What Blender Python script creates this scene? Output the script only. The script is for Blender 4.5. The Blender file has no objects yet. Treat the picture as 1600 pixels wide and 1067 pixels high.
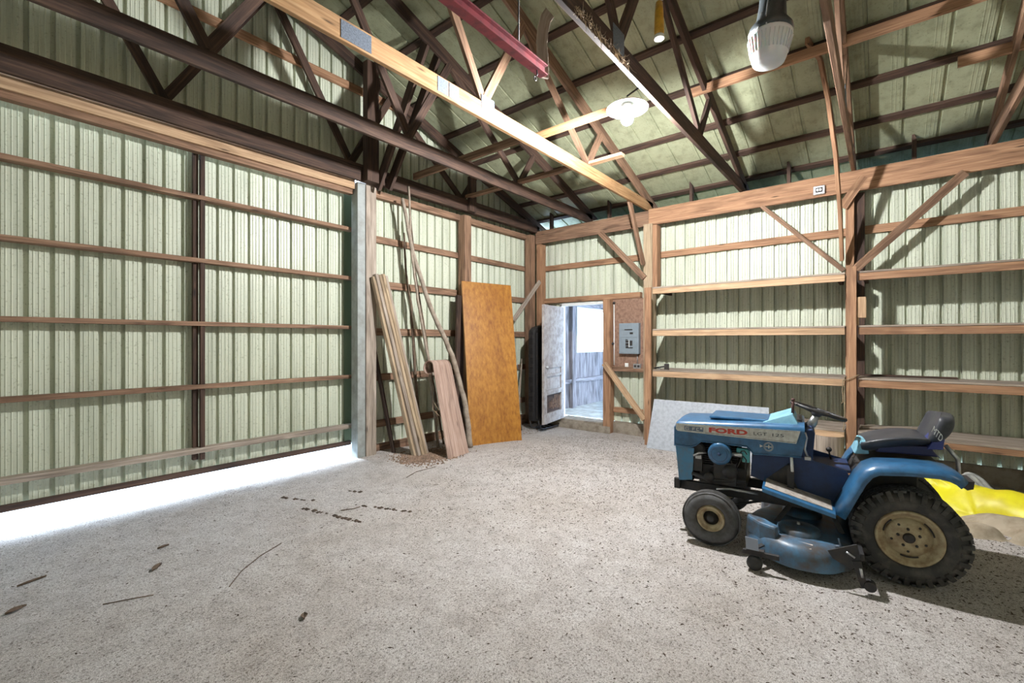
import bpy, bmesh, math, random
from mathutils import Vector, Matrix, noise, Quaternion
R_ = random.Random(7)
V = Vector
C = bpy.context.scene.collection
SC = bpy.context.scene
# ------------------------------------------------------------------ camera, world, lights, exposure
cam_d = bpy.data.cameras.new('camera'); cam = bpy.data.objects.new('camera', cam_d); C.objects.link(cam)
cam.location = (0, 0, 1.45); cam.rotation_euler = (math.radians(90), 0, math.radians(39.3 - 90))
cam_d.sensor_width = 36; cam_d.lens = 708 / 1600 * 36; cam_d.shift_y = -0.0009; cam_d.clip_start = 0.02
SC.camera = cam
w = bpy.data.worlds.new('sky'); SC.world = w; w.use_nodes = True
bg = w.node_tree.nodes['Background']; bg.inputs[0].default_value = (0.50, 0.72, 1.0, 1); bg.inputs[1].default_value = 9.0
sun_d = bpy.data.lights.new('sun', 'SUN'); sun = bpy.data.objects.new('sun', sun_d); C.objects.link(sun)
sun_d.energy = 22; sun_d.angle = math.radians(12); sun_d.color = (0.70, 0.84, 1.0)
sun.rotation_euler = V((0.15, -0.9, -0.30)).to_track_quat('-Z', 'Y').to_euler()
SC.view_settings.view_transform = 'Standard'; SC.view_settings.look = 'None'
SC.view_settings.gamma = 1; SC.view_settings.use_curve_mapping = False
SC.view_settings.exposure = 0.42
LAMP = 5600.0       # radiance of the bulb near the middle of the roof
FILL_LAMP = 26.0       # radiance of the fill globes added behind the camera

# ------------------------------------------------------------------ helpers
ORG = {}
def perp(d):
    u = V((0, 0, 1)) if abs(d.z) < 0.95 else V((0, 1, 0))
    s = d.cross(u).normalized(); return s, s.cross(d).normalized()
class MB:
    def __init__(s): s.v = []; s.f = []; s.uv = []; s.sm = []
    def quad(s, pts, uv=None, smooth=False):
        n = len(s.v); s.v += [V(p) for p in pts]; s.f.append(list(range(n, n + len(pts))))
        s.uv.append(uv or [(p[2] if len(p) > 2 else 0, p[0] + p[1]) for p in pts]); s.sm.append(smooth)
    def mesh(s, vs, fs, smooth=False, uvf=None):
        n = len(s.v); vs = [V(p) for p in vs]; s.v += vs
        for f in fs:
            s.f.append([n + i for i in f]); s.uv.append([uvf(i) if uvf else (vs[i].z, vs[i].x + vs[i].y) for i in f]); s.sm.append(smooth)
        return s
    def frame(s, o, L, W, H, a, b, c):
        """box with corner-centred start o, unit axes L,W,H and sizes a (length) b c"""
        r = R_.random() * 40; o = V(o)
        P = [o + L * (i * a) + W * ((j - .5) * b) + H * ((k - .5) * c) for i in (0, 1) for j in (0, 1) for k in (0, 1)]
        T = [(i * a + r, (j * b, k * c)) for i in (0, 1) for j in (0, 1) for k in (0, 1)]
        n = len(s.v); s.v += P
        for f, m in (((0, 1, 3, 2), 2), ((4, 6, 7, 5), 2), ((0, 4, 5, 1), 1), ((2, 3, 7, 6), 1), ((0, 2, 6, 4), 0), ((1, 5, 7, 3), 0)):
            s.f.append([n + i for i in f]); s.sm.append(False)
            if m == 2: s.uv.append([(T[i][1][0] * .3 + r, T[i][1][1] + r) for i in f])
            else: s.uv.append([(T[i][0], T[i][1][m] + r) for i in f])
        return s
    def box(s, p0, p1):
        lo = V([min(a, b) for a, b in zip(p0, p1)]); hi = V([max(a, b) for a, b in zip(p0, p1)]); d = hi - lo; c = (lo + hi) / 2
        ax = [V((1, 0, 0)), V((0, 1, 0)), V((0, 0, 1))]; k = max(range(3), key=lambda i: d[i]); o = [i for i in range(3) if i != k]
        st = c.copy(); st[k] = lo[k]
        return s.frame(st, ax[k], ax[o[0]], ax[o[1]], d[k], d[o[0]], d[o[1]])
    def beam(s, a, b, wd, th, side=None):
        """board from a to b; th is its thickness along `side`, wd its width across that"""
        a = V(a); b = V(b); L = (b - a); n = L.length; L.normalize()
        if side is None: H, W = perp(L)
        else:
            H = V(side); H = (H - L * H.dot(L)).normalized(); W = L.cross(H)
        return s.frame(a, L, W, H, n, wd, th)
    def path(s, pts, wd, th, side):
        """board bent along several points (thin along side)"""
        pts = [V(p) for p in pts]; H = V(side).normalized(); rings = []
        for i, p in enumerate(pts):
            t = (pts[min(i + 1, len(pts) - 1)] - pts[max(i - 1, 0)]).normalized(); W = t.cross(H).normalized()
            rings.append([p + W * (a * wd / 2) + H * (b * th / 2) for a, b in ((-1, -1), (1, -1), (1, 1), (-1, 1))])
        return s.loft(rings, True, True)
    def loft(s, rings, closed=True, caps=False, smooth=False):
        n = len(s.v); m = len(rings[0]); r = R_.random() * 20; acc = 0; us = []
        for i, rg in enumerate(rings):
            if i: acc += (V(rg[0]) - V(rings[i - 1][0])).length
            us.append(acc)
        for rg in rings: s.v += [V(p) for p in rg]
        per = [0]
        for j in range(m): per.append(per[-1] + (V(rings[0][j]) - V(rings[0][(j + 1) % m])).length)
        for i in range(len(rings) - 1):
            for j in range(m if closed else m - 1):
                k = (j + 1) % m
                s.f.append([n + i * m + j, n + i * m + k, n + (i + 1) * m + k, n + (i + 1) * m + j]); s.sm.append(smooth)
                s.uv.append([(us[i] + r, per[j] + r), (us[i] + r, per[j + 1] + r), (us[i + 1] + r, per[j + 1] + r), (us[i + 1] + r, per[j] + r)])
        if caps:
            for i in (0, len(rings) - 1):
                s.f.append([n + i * m + j for j in range(m)]); s.sm.append(False)
                s.uv.append([(rings[i][j][0], rings[i][j][1]) for j in range(m)])
        return s
    def tube(s, pts, r, seg=10, caps=True, smooth=True):
        pts = [V(p) for p in pts]; rad = r if isinstance(r, (list, tuple)) else [r] * len(pts); rings = []
        N = None
        for i, p in enumerate(pts):
            t = (pts[min(i + 1, len(pts) - 1)] - pts[max(i - 1, 0)]).normalized()
            if N is None: N, _ = perp(t)
            N = (N - t * N.dot(t)).normalized(); B = t.cross(N)
            rings.append([p + (N * math.cos(q) + B * math.sin(q)) * rad[i] for q in [2 * math.pi * k / seg for k in range(seg)]])
        return s.loft(rings, True, caps, smooth)
    def lathe(s, prof, o, axis=(0, 0, 1), seg=28, smooth=True, caps=False):
        """prof: (radius, height along axis)"""
        A = V(axis).normalized(); N, B = perp(A); o = V(o)
        rings = [[o + A * h + (N * math.cos(q) + B * math.sin(q)) * max(r, 1e-4) for q in [2 * math.pi * k / seg for k in range(seg)]] for r, h in prof]
        return s.loft(rings, True, caps, smooth)
    def prism(s, poly, ax, a0, a1):
        """poly of 2D points in the plane across axis ax (0:x -> (y,z), 1:y -> (x,z), 2:z -> (x,y))"""
        def P(p, a): return {0: (a, p[0], p[1]), 1: (p[0], a, p[1]), 2: (p[0], p[1], a)}[ax]
        n = len(poly); vs = [P(p, a0) for p in poly] + [P(p, a1) for p in poly]
        fs = [list(range(n)), list(range(2 * n - 1, n - 1, -1))] + [[i, (i + 1) % n, n + (i + 1) % n, n + i] for i in range(n)]
        return s.mesh(vs, fs)
    def ball(s, o, r, sx=1, sy=1, sz=1, n=10):
        prof = [(math.sin(math.pi * i / n), -math.cos(math.pi * i / n)) for i in range(n + 1)]
        o = V(o); rings = [[o + V((math.cos(q) * a * r * sx, math.sin(q) * a * r * sy, h * r * sz)) for q in [2 * math.pi * k / (2 * n) for k in range(2 * n)]] for a, h in prof]
        return s.loft(rings, True, False, True)

def link(name, mb, mat, parent=None, bevel=0, sub=0, solid=0, loc=None):
    me = bpy.data.meshes.new(name)
    if parent is not None: o0 = ORG[parent.name]
    elif loc is not None: o0 = V(loc)
    else:
        xs = [p for p in mb.v]; o0 = V((sum(p.x for p in xs) / len(xs), sum(p.y for p in xs) / len(xs), min(p.z for p in xs)))
    me.from_pydata([p - o0 for p in mb.v], [], mb.f)
    uvl = me.uv_layers.new(name='UVMap'); k = 0
    for f in mb.uv:
        for t in f: uvl.data[k].uv = t[:2]; k += 1
    me.polygons.foreach_set('use_smooth', mb.sm)
    bm = bmesh.new(); bm.from_mesh(me); bmesh.ops.remove_doubles(bm, verts=bm.verts, dist=1e-5)
    bmesh.ops.recalc_face_normals(bm, faces=bm.faces); bm.to_mesh(me); bm.free()
    me.materials.append(mat); o = bpy.data.objects.new(name, me); C.objects.link(o)
    if parent is not None: o.parent = parent; ORG[o.name] = o0
    else: o.location = o0; ORG[o.name] = o0
    if solid: m = o.modifiers.new('solid', 'SOLIDIFY'); m.thickness = solid; m.offset = 0
    if bevel: m = o.modifiers.new('bevel', 'BEVEL'); m.width = bevel; m.segments = 2; m.limit_method = 'ANGLE'; m.angle_limit = math.radians(40)
    if sub: m = o.modifiers.new('sub', 'SUBSURF'); m.levels = sub; m.render_levels = sub
    return o
def thing(name, loc, label, cat, group=None):
    o = bpy.data.objects.new(name, None); C.objects.link(o); o.location = loc; o.empty_display_size = .1; ORG[o.name] = V(loc)
    return tag(o, label, cat, group)
def tag(o, label, cat, group=None, kind=None):
    if label: o['label'] = label
    if cat: o['category'] = cat
    if group: o['group'] = group
    if kind: o['kind'] = kind
    return o
def struct(o): o['kind'] = 'structure'; return o

# ------------------------------------------------------------------ materials
def newmat(name):
    m = bpy.data.materials.new(name); m.use_nodes = True; nt = m.node_tree; b = nt.nodes['Principled BSDF']; return m, nt, b
def N(nt, t, **k):
    n = nt.nodes.new(t)
    for a, v in k.items():
        if a.startswith('i_'): n.inputs[a[2:].replace('_', ' ')].default_value = v
        else: setattr(n, a, v)
    return n
def ramp(nt, src, stops):
    r = N(nt, 'ShaderNodeValToRGB'); e = r.color_ramp.elements
    while len(e) < len(stops): e.new(.5)
    for i, (p, c) in enumerate(stops): e[i].position = p; e[i].color = (*c, 1)
    nt.links.new(src, r.inputs[0]); return r.outputs[0]
def mix(nt, f, a, b, mode='MIX'):
    m = N(nt, 'ShaderNodeMix', data_type='RGBA', blend_type=mode); L = nt.links.new
    for s, i in ((f, 0), (a, 6), (b, 7)):
        if hasattr(s, 'links'): L(s, m.inputs[i])
        elif i == 0: m.inputs[0].default_value = s
        else: m.inputs[i].default_value = (*s, 1)
    return m.outputs[2]
def coords(nt, kind, scale):
    t = N(nt, 'ShaderNodeTexCoord'); m = N(nt, 'ShaderNodeMapping'); m.inputs['Scale'].default_value = scale
    nt.links.new(t.outputs[kind], m.inputs[0]); return m.outputs[0]
def noi(nt, co, sc, det=4, ro=.6, dist=0):
    n = N(nt, 'ShaderNodeTexNoise', i_Scale=sc, i_Detail=det, i_Roughness=ro, i_Distortion=dist); nt.links.new(co, n.inputs[0]); return n.outputs[0]
def bump(nt, b, h, st, dist=.01):
    n = N(nt, 'ShaderNodeBump', i_Strength=st, i_Distance=dist); nt.links.new(h, n.inputs['Height']); nt.links.new(n.outputs[0], b.inputs['Normal'])
def wood(name, c1, c2, c3, stain=.5, rough=.8):
    m, nt, b = newmat(name); L = nt.links.new
    g = noi(nt, coords(nt, 'UV', (2.2, 55, 1)), 1.0, 5, .65, .6); g2 = noi(nt, coords(nt, 'UV', (1.2, 9, 1)), 1.0, 3, .5, 1.5)
    col = ramp(nt, g, [(.3, c1), (.52, c2), (.72, c3)])
    col = mix(nt, stain, col, ramp(nt, g2, [(.35, tuple(x * .5 for x in c1)), (.55, (1, 1, 1))]), 'MULTIPLY')
    kn = N(nt, 'ShaderNodeTexVoronoi', i_Scale=1.0); L(coords(nt, 'UV', (1.6, 9, 1)), kn.inputs[0])
    col = mix(nt, ramp(nt, kn.outputs['Distance'], [(.03, (1, 1, 1)), (.1, (0, 0, 0))]), col, tuple(x * .35 for x in c1))
    L(col, b.inputs['Base Color']); b.inputs['Roughness'].default_value = rough; bump(nt, b, g, .5, .004); return m
M = {}
M['wood'] = wood('timber_brown', (.15, .08, .045), (.27, .155, .095), (.39, .25, .16))
M['wood_red'] = wood('timber_orange', (.23, .115, .06), (.37, .20, .11), (.50, .30, .17), .4)
M['wood_dark'] = wood('timber_dark', (.034, .018, .012), (.072, .038, .025), (.125, .070, .044), .55)
M['wood_new'] = wood('timber_new', (.30, .155, .06), (.42, .24, .11), (.52, .33, .17), .4)
M['wood_pale'] = wood('timber_pale', (.34, .20, .11), (.52, .34, .20), (.66, .47, .30), .35)
M['wood_grey'] = wood('timber_weathered', (.22, .17, .13), (.38, .31, .25), (.52, .44, .37), .4)
M['wood_bar'] = wood('plank_greyed', (.26, .18, .11), (.42, .31, .20), (.55, .43, .30), .5)
def simple(name, col, rough=.5, metal=0, nz=0, nsc=8, dirt=None, bstr=0, coat=0):
    m, nt, b = newmat(name); b.inputs['Roughness'].default_value = rough; b.inputs['Metallic'].default_value = metal
    if coat: b.inputs['Coat Weight'].default_value = coat; b.inputs['Coat Roughness'].default_value = .2
    if nz or dirt:
        n = noi(nt, coords(nt, 'Object', (1, 1, 1)), nsc, 6, .65)
        d = dirt or tuple(x * (1 - nz) for x in col)
        c = ramp(nt, n, [(.36, d), (.58, col)]); nt.links.new(c, b.inputs['Base Color'])
        if bstr: bump(nt, b, n, bstr, .01)
    else: b.inputs['Base Color'].default_value = (*col, 1)
    return m
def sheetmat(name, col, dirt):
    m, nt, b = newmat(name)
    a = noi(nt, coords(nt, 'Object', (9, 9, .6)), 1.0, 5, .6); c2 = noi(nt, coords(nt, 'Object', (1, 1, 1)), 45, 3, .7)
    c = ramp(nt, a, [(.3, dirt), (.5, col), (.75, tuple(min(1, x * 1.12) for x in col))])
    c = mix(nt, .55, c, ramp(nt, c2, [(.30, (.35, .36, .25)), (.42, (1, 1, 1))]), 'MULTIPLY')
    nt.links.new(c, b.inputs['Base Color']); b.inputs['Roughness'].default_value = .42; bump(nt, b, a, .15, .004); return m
M['sheet'] = sheetmat('green_steel_sheet', (.57, .595, .475), (.43, .455, .35))
M['roof'] = sheetmat('roof_steel_sheet', (.33, .345, .225), (.24, .255, .16))  # wall green darkened in colour to stand in for weak roof light
M['blue'] = simple('tractor_blue', (.028, .12, .25), .36, 0, 0, 14, (.018, .075, .16), 0, .4)
M['blue_dark'] = simple('tractor_blue_dark', (.009, .030, .10), .5, 0, 0, 10, (.007, .02, .06))  # deep blue of the tower, side panels and cleaner ring
M['blue_light'] = simple('tractor_pale_blue', (.20, .42, .52), .5, 0, 0, 9, (.13, .30, .40))
M['deckblue'] = simple('deck_blue_worn', (.065, .15, .245), .4, 0, 0, 7, (.075, .065, .06), .1)
M['black'] = simple('black_metal', (.018, .018, .02), .55, 0, 0, 20, (.04, .03, .025))
M['vinyl'] = simple('black_vinyl', (.03, .032, .04), .42, 0, 0, 9, (.055, .055, .06), .15)
M['rubber'] = simple('tyre_rubber', (.035, .034, .033), .75, 0, 0, 12, (.085, .075, .065), .3)
M['rubber_grey'] = simple('tyre_rubber_dusty', (.10, .098, .10), .8, 0, 0, 10, (.05, .045, .04), .3)
M['rim'] = simple('rim_cream', (.44, .36, .22), .55, 0, 0, 16, (.25, .17, .09), .1)
M['silver'] = simple('bare_metal', (.55, .55, .56), .35, .8, .4, 20)
M['decal'] = simple('decal_silver', (.58, .58, .54), .5, 0, 0, 30, (.42, .40, .36))
M['red'] = simple('decal_red', (.50, .05, .03), .5)
M['ink'] = simple('decal_black', (.02, .022, .03), .5)
M['white'] = simple('white_paint', (.75, .75, .72), .6)
M['teal'] = simple('teal_plastic', (.10, .40, .42), .4)
M['chrome'] = simple('chrome', (.8, .8, .8), .15, 1)
M['seatblue'] = simple('seat_shell_violet_blue', (.045, .055, .20), .45)
M['yellow'] = simple('yellow_tarp', (.80, .72, .02), .45, 0, 0, 5, (.66, .55, .02))
M['canvas'] = simple('beige_canvas', (.42, .35, .26), .9, 0, 0, 7, (.28, .22, .15), .3)
M['plastic_clear'] = simple('dusty_clear_plastic', (.48, .48, .46), .3, 0, .4, 14)
M['galv'] = simple('grey_sheet', (.46, .49, .53), .6, 0, 0, 26, (.36, .38, .42), .1)
M['panelgrey'] = simple('electrical_panel_grey', (.25, .30, .34), .5, .1, .1, 20)
M['ply'] = simple('brown_fibreboard', (.30, .18, .125), .85, 0, 0, 22, (.19, .105, .07), .2)
M['sled'] = simple('black_ribbed_plastic', (.018, .016, .016), .6, 0, .5, 30)
M['concrete'] = simple('sill_concrete', (.34, .29, .23), .9, 0, 0, 8, (.20, .16, .12), .4)
M['redsteel'] = simple('dark_red_steel', (.26, .035, .045), .55, 0, 0, 12, (.13, .02, .03))
M['amber'] = simple('amber_paper', (.62, .34, .04), .4, 0, .3, 20)
M['greypaint'] = simple('grey_painted_steel', (.33, .35, .34), .55, 0, 0, 7, (.24, .25, .23))
M['plate'] = simple('truss_plate_galvanised', (.20, .23, .28), .5, .3, .45, 90)
M['rope'] = simple('rope', (.32, .24, .15), .9)
M['bark'] = simple('peeled_branch', (.34, .28, .22), .9, 0, 0, 14, (.22, .17, .13), .4)
M['bark2'] = simple('dark_branch', (.16, .11, .075), .9, 0, 0, 14, (.09, .06, .04), .4)
M['doorgrey'] = simple('door_paint_grey', (.43, .39, .37), .75, 0, 0, 11, (.27, .23, .21), .2)
M['housing'] = simple('lamp_housing_charcoal', (.05, .06, .065), .5, .2, .3, 20)
m, nt, b = newmat('white_refractor'); b.inputs['Base Color'].default_value = (.6, .61, .63, 1); b.inputs['Roughness'].default_value = .25
b.inputs['Subsurface Weight'].default_value = .3; M['refractor'] = m
def emis(name, col, st):
    m, nt, b = newmat(name); b.inputs['Base Color'].default_value = (*col, 1); b.inputs['Emission Color'].default_value = (*col, 1); b.inputs['Emission Strength'].default_value = st; return m
M['bulb'] = emis('lit_bulb', (.97, .985, 1.0), LAMP); M['fill_bulb'] = emis('added_fill_glow', (1.0, .97, .92), FILL_LAMP)
m, nt, b = newmat('window_glass'); b.inputs['Transmission Weight'].default_value = 1; b.inputs['Roughness'].default_value = 0; b.inputs['IOR'].default_value = 1.05; M['glass'] = m
# varnished plywood
m, nt, b = newmat('varnished_plywood'); co = coords(nt, 'Object', (1, 1, .35))
a = noi(nt, co, 26, 5, .7); a2 = noi(nt, coords(nt, 'Object', (3, 3, .5)), 1.3, 4, .6, .8)
c = ramp(nt, a, [(.32, (.24, .085, .008)), (.52, (.36, .15, .017)), (.7, (.46, .215, .035))])
c = mix(nt, .45, c, ramp(nt, a2, [(.35, (.55, .42, .3)), (.6, (1, 1, 1))]), 'MULTIPLY'); nt.links.new(c, b.inputs['Base Color'])
b.inputs['Roughness'].default_value = .45; bump(nt, b, a, .1, .003); M['plyorange'] = m
# toboggan wood
M['tob'] = wood('toboggan_wood', (.30, .18, .135), (.42, .29, .23), (.55, .41, .34), .35)
# earth floor
m, nt, b = newmat('packed_gravel_floor'); co = coords(nt, 'Object', (1, 1, 1))
big = noi(nt, co, .9, 5, .6, .3); mid = noi(nt, co, 9, 6, .7); fine = noi(nt, co, 85, 5, .8); speck = noi(nt, co, 75, 3, .7); grit = noi(nt, co, 230, 2, .8)
c = ramp(nt, mid, [(.3, (.56, .515, .485)), (.52, (.72, .675, .645)), (.72, (.80, .765, .74))])
c = mix(nt, .5, c, ramp(nt, big, [(.34, (.70, .64, .57)), (.56, (1, 1, 1))]), 'MULTIPLY')
c = mix(nt, .75, c, ramp(nt, fine, [(.36, (.42, .38, .34)), (.52, (1, 1, 1))]), 'MULTIPLY')
c = mix(nt, .85, c, ramp(nt, speck, [(.36, (.22, .18, .15)), (.43, (1, 1, 1))]), 'MULTIPLY'); c = mix(nt, .7, c, ramp(nt, grit, [(.40, (.36, .33, .31)), (.53, (1.0, 1.0, 1.0))]), 'MULTIPLY')
nt.links.new(c, b.inputs['Base Color']); b.inputs['Roughness'].default_value = .95
hm = mix(nt, .4, fine, mid); bump(nt, b, hm, .9, .02); M['floor'] = m
M['soil'] = simple('dark_soil_crumb', (.10, .07, .05), .95, 0, .5, 30)
M['chips'] = simple('bark_chips', (.30, .20, .14), .9, 0, .5, 20)
M['snow'] = simple('pale_gravel_outside', (.62, .62, .62), .9, 0, .2, 9)
# old painted boards of the lean-to
M['oldboards'] = wood('old_grey_boards', (.15, .12, .13), (.29, .26, .28), (.50, .47, .49), .6)
M['palefloor'] = simple('pale_dusty_boards', (.62, .62, .60), .85, 0, 0, 5, (.40, .38, .35))

# ------------------------------------------------------------------ setting: floor and ground
def fz(x, y):
    def ss(a, b, t): t = max(0, min(1, (t - a) / (b - a))); return t * t * (3 - 2 * t)
    z = -.06 * ss(5.0, 6.6, x) + .03 * ss(3.8, 4.8, y) * ss(4.2, 3.4, x) if True else 0
    n = noise.fractal(V((x * .8, y * .8, 3)), 1, 2, 4) * .012 + noise.fractal(V((x * 6, y * 6, 7)), 1, 2, 3) * .0035
    return z + n
mb = MB(); nx, ny = 150, 150; X0, X1, Y0, Y1 = -2.6, 6.9, -4.2, 5.2
vs = [(X0 + (X1 - X0) * i / nx, Y0 + (Y1 - Y0) * j / ny) for i in range(nx + 1) for j in range(ny + 1)]
mb.mesh([(x, y, fz(x, y)) for x, y in vs], [(i * (ny + 1) + j, (i + 1) * (ny + 1) + j, (i + 1) * (ny + 1) + j + 1, i * (ny + 1) + j + 1) for i in range(nx) for j in range(ny)], True)
struct(link('floor', mb, M['floor']))
mb = MB(); mb.quad([(-30, 5.19, -.03), (40, 5.19, -.03), (40, 40, -.05), (-30, 40, -.05)])
struct(link('floor_outside', mb, M['snow'])) if False else tag(link('gravel_yard', mb, M['snow']), 'bright pale gravel yard outside, under the sliding door gap', 'ground', kind='structure')

# ------------------------------------------------------------------ ribbed steel sheets
def ribs(s0, s1, phase, pitch=.1464, d=.032, minor=.0045):
    out = [(s0, 0)]; k = math.floor((s0 - phase) / pitch)
    P = [(-.017, 0), (-.013, d), (.013, d), (.017, 0), (.034, 0), (.040, -minor), (.046, 0), (.066, 0), (.072, -minor), (.078, 0), (.098, 0), (.104, -minor), (.110, 0)]
    while phase + k * pitch < s1 + .2:
        for a, h in P:
            t = phase + k * pitch + a
            if s0 < t < s1: out.append((t, h))
        k += 1
    out.append((s1, 0)); return out
def sheet_y(mb, x0, x1, y, zt, zb, phase):   # wall facing -Y; zt may be a function of x
    pr = ribs(x0, x1, phase); n = 0
    rings = [[(x, y + h, (zb)), (x, y + h, zt(x) if callable(zt) else zt)] for x, h in pr]
    mb.loft(rings, False)
def sheet_x(mb, y0, y1, x, zb, zt, phase):   # wall facing -X
    rings = [[(x + h, yy, zb), (x + h, yy, zt)] for yy, h in ribs(y0, y1, phase)]
    mb.loft(rings, False)
RX = 2.08
def zu(x): return 3.57 + .3333 * (6.64 - (x if x > RX else 2 * RX - x))   # underside of the rafters
def zroof(x): return zu(x) + .147 + .04
# gable wall above the door and beside it
mb = MB(); sheet_y(mb, -2.6, 3.30, 5.10, lambda x: zroof(x) - .01, 3.50, .33)
sheet_y(mb, 3.20, 6.90, 5.09, lambda x: zroof(x) - .01, .10, .33)
wl = struct(link('wall_left', mb, M['sheet']))
for i, (a, b_) in enumerate(((2.715, 2.80), (2.13, 2.225), (1.515, 1.61), (.93, 1.02), (.33, .42))):
    mb = MB(); mb.box((3.30, 5.045, a), (6.80, 5.083, b_)); link('girt', mb, M['wood'], wl, .003)
mb = MB(); mb.box((3.30, 5.02, -.05), (6.80, 5.08, .115)); link('skirt_board', mb, M['wood'], wl, .003)
mb = MB(); mb.box((-2.5, 5.05, 4.53), (4.0, 5.09, 4.62)); link('girt', mb, M['wood_red'], wl, .003)
# shelf wall (eave side)
mb = MB(); sheet_x(mb, -4.2, 3.45, 6.88, .12, 3.50, 2.533 - .1444 * 20); sheet_x(mb, 3.45, 4.40, 6.88, 2.10, 3.50, 2.533 - .1444 * 20); sheet_x(mb, 4.40, 5.09, 6.88, .05, 3.50, 2.533 - .1444 * 20)
wr = struct(link('wall_right', mb, M['sheet']))
mb = MB(); mb.box((6.835, -4.2, 2.72), (6.873, 4.95, 2.815)); link('girt', mb, M['wood_red'], wr, .003)
mb = MB(); mb.box((6.78, 2.95, 2.125), (6.873, 4.84, 2.215)); link('girt', mb, M['wood_red'], wr, .003)
mb = MB(); mb.box((6.80, 2.80, .28), (6.873, 3.42, .36)); link('girt', mb, M['wood_red'], wr, .003)
mb = MB(); mb.box((6.79, 2.80, -.15), (6.875, 3.42, .13)); mb.box((6.84, -4.2, -.15), (6.877, 2.7, .13)); link('skirt_board', mb, M['concrete'], wr, .003)
# the two walls behind the camera
mb = MB(); sheet_x(mb, -4.2, 5.1, -2.6, -.05, 3.55, .1); struct(link('wall_back', mb, M['sheet']))
mb = MB(); sheet_y(mb, -2.6, 6.9, -4.2, lambda x: zroof(x) - .01, -.05, .2); struct(link('wall_near', mb, M['sheet']))
# roof
mb = MB()
for sgn in (1, -1):
    xs = [RX + sgn * t for t in (0, 5.25)]
    rings = []
    for yy, h in ribs(-4.4, 5.3, .12, .1464 * 2, .016, .002):
        rings.append([(xs[0], yy, zroof(xs[0]) + h), (xs[1], yy, zroof(xs[1]) + h)])
    mb.loft(rings, False)
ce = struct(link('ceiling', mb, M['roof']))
for sgn in (1, -1):
    for x in (6.85, 6.32, 5.75, 5.15, 4.54, 3.93, 3.32, 2.72, 2.16):
        xx = RX + sgn * (x - RX); z = zu(xx) + .147
        L = V((sgn, 0, -.3333)).normalized(); Hn = V((sgn * .3333, 0, 1)).normalized()
        mb = MB(); p = V((xx, 0, z + .018)); mb.frame(p + V((0, -4.3, 0)), V((0, 1, 0)), L, Hn, 9.5, .075, .036); link('purlin', mb, M['wood_dark'], ce)  # purlin colour kept dark to stand in for weak roof light
mb = MB(); mb.quad([(6.885, -4.2, 3.50), (6.885, 4.2, 3.50), (7.32, 4.2, 3.50), (7.32, -4.2, 3.50)]); link('soffit_panel', mb, simple('teal_soffit', (.34, .55, .45), .5), ce, solid=.004)

# ------------------------------------------------------------------ posts and plates
def post(name, boxes, mat, label, cat='post', bev=.004, group=None):
    if len(boxes) == 1:
        mb = MB(); mb.box(*boxes[0][:2]); return tag(link(name, mb, mat, bevel=bev), label, cat, group)
    lo = boxes[0][0]; t = thing(name, (boxes[0][0][0], boxes[0][0][1], boxes[0][0][2]), label, cat, group)
    for bx in boxes:
        mb = MB(); mb.box(bx[0], bx[1]); link(bx[2], mb, bx[3], t, bev)
    return t
t = post('timber_post', [((3.165, 4.90, -.02), (3.31, 5.04, 3.50), 'post_timber', M['wood_grey']), ((3.055, 4.91, -.02), (3.160, 5.05, 3.37), 'steel_jamb', M['greypaint']), ((3.08, 4.74, 3.36), (3.24, 4.84, 4.80), 'upper_post', M['wood_dark'])], None, 'door post with a grey steel face beside the sliding door end')
post('timber_post', [((4.855, 4.90, -.02), (5.00, 5.04, 3.36), 'post_timber', M['wood']), ((4.86, 4.79, 3.40), (5.0, 4.845, 3.92), 'upper_post', M['wood_dark'])], None, 'brown post behind the orange plywood panel')
post('timber_post', [((6.69, 4.79, -.1), (6.83, 4.90, 3.20), 'post_timber', M['wood_red']), ((6.52, 4.905, -.1), (6.66, 5.035, 3.36), 'post_timber', M['wood'])], None, 'corner post where the two green steel walls meet')
post('timber_post', [((6.62, 2.69, -.1), (6.78, 2.83, 3.22), 'post_timber', M['wood_bar']), ((6.62, 2.615, 2.2), (6.76, 2.686, 3.19), 'side_board', M['wood_red'])], None, 'post between the electrical board and the shelves')
post('timber_post', [((6.69, .262, -.1), (6.83, .345, 3.20), 'post_timber', M['wood_red']), ((6.75, .165, -.1), (6.83, .258, 3.20), 'rear_ply', M['wood_dark'])], None, 'post in the middle of the shelf wall under the two long braces')  # rear ply coloured dark for the shadow of the front ply
post('timber_post', [((6.69, -2.1, -.1), (6.83, -1.96, 3.20))], M['wood'], 'post at the far end of the shelf wall')
mb = MB(); mb.box((6.65, -4.2, 3.20), (6.69, 2.76, 3.445)); tag(link('header_beam', mb, M['wood_red'], bevel=.004), 'long orange-brown beam above the shelves carrying the trusses', 'beam')
mb = MB(); mb.box((6.66, 2.765, 3.20), (6.70, 4.90, 3.43)); tag(link('header_beam', mb, M['wood'], bevel=.004), 'shorter brown beam above the open door', 'beam')
mb = MB(); mb.box((6.79, -4.2, 3.26), (6.83, 4.9, 3.44)); tag(link('header_beam', mb, M['wood_dark'], bevel=.004), 'dark rear beam behind the orange-brown beam on the shelf wall', 'beam')
mb = MB(); mb.box((-2.6, 4.85, 3.37), (3.33, 4.895, 3.57)); tag(link('header_beam', mb, M['wood_dark'], bevel=.004), 'dark beam over the sliding door track', 'beam')
mb = MB(); mb.box((3.335, 4.85, 3.40), (6.645, 4.895, 3.58)); tag(link('header_beam', mb, M['wood_dark'], bevel=.004), 'dark beam above the branches and plywood panel', 'beam')
mb = MB(); mb.box((3.31, 5.0, 3.28), (6.55, 5.08, 3.37)); link('girt', mb, M['wood'], wl, .003)
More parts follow.
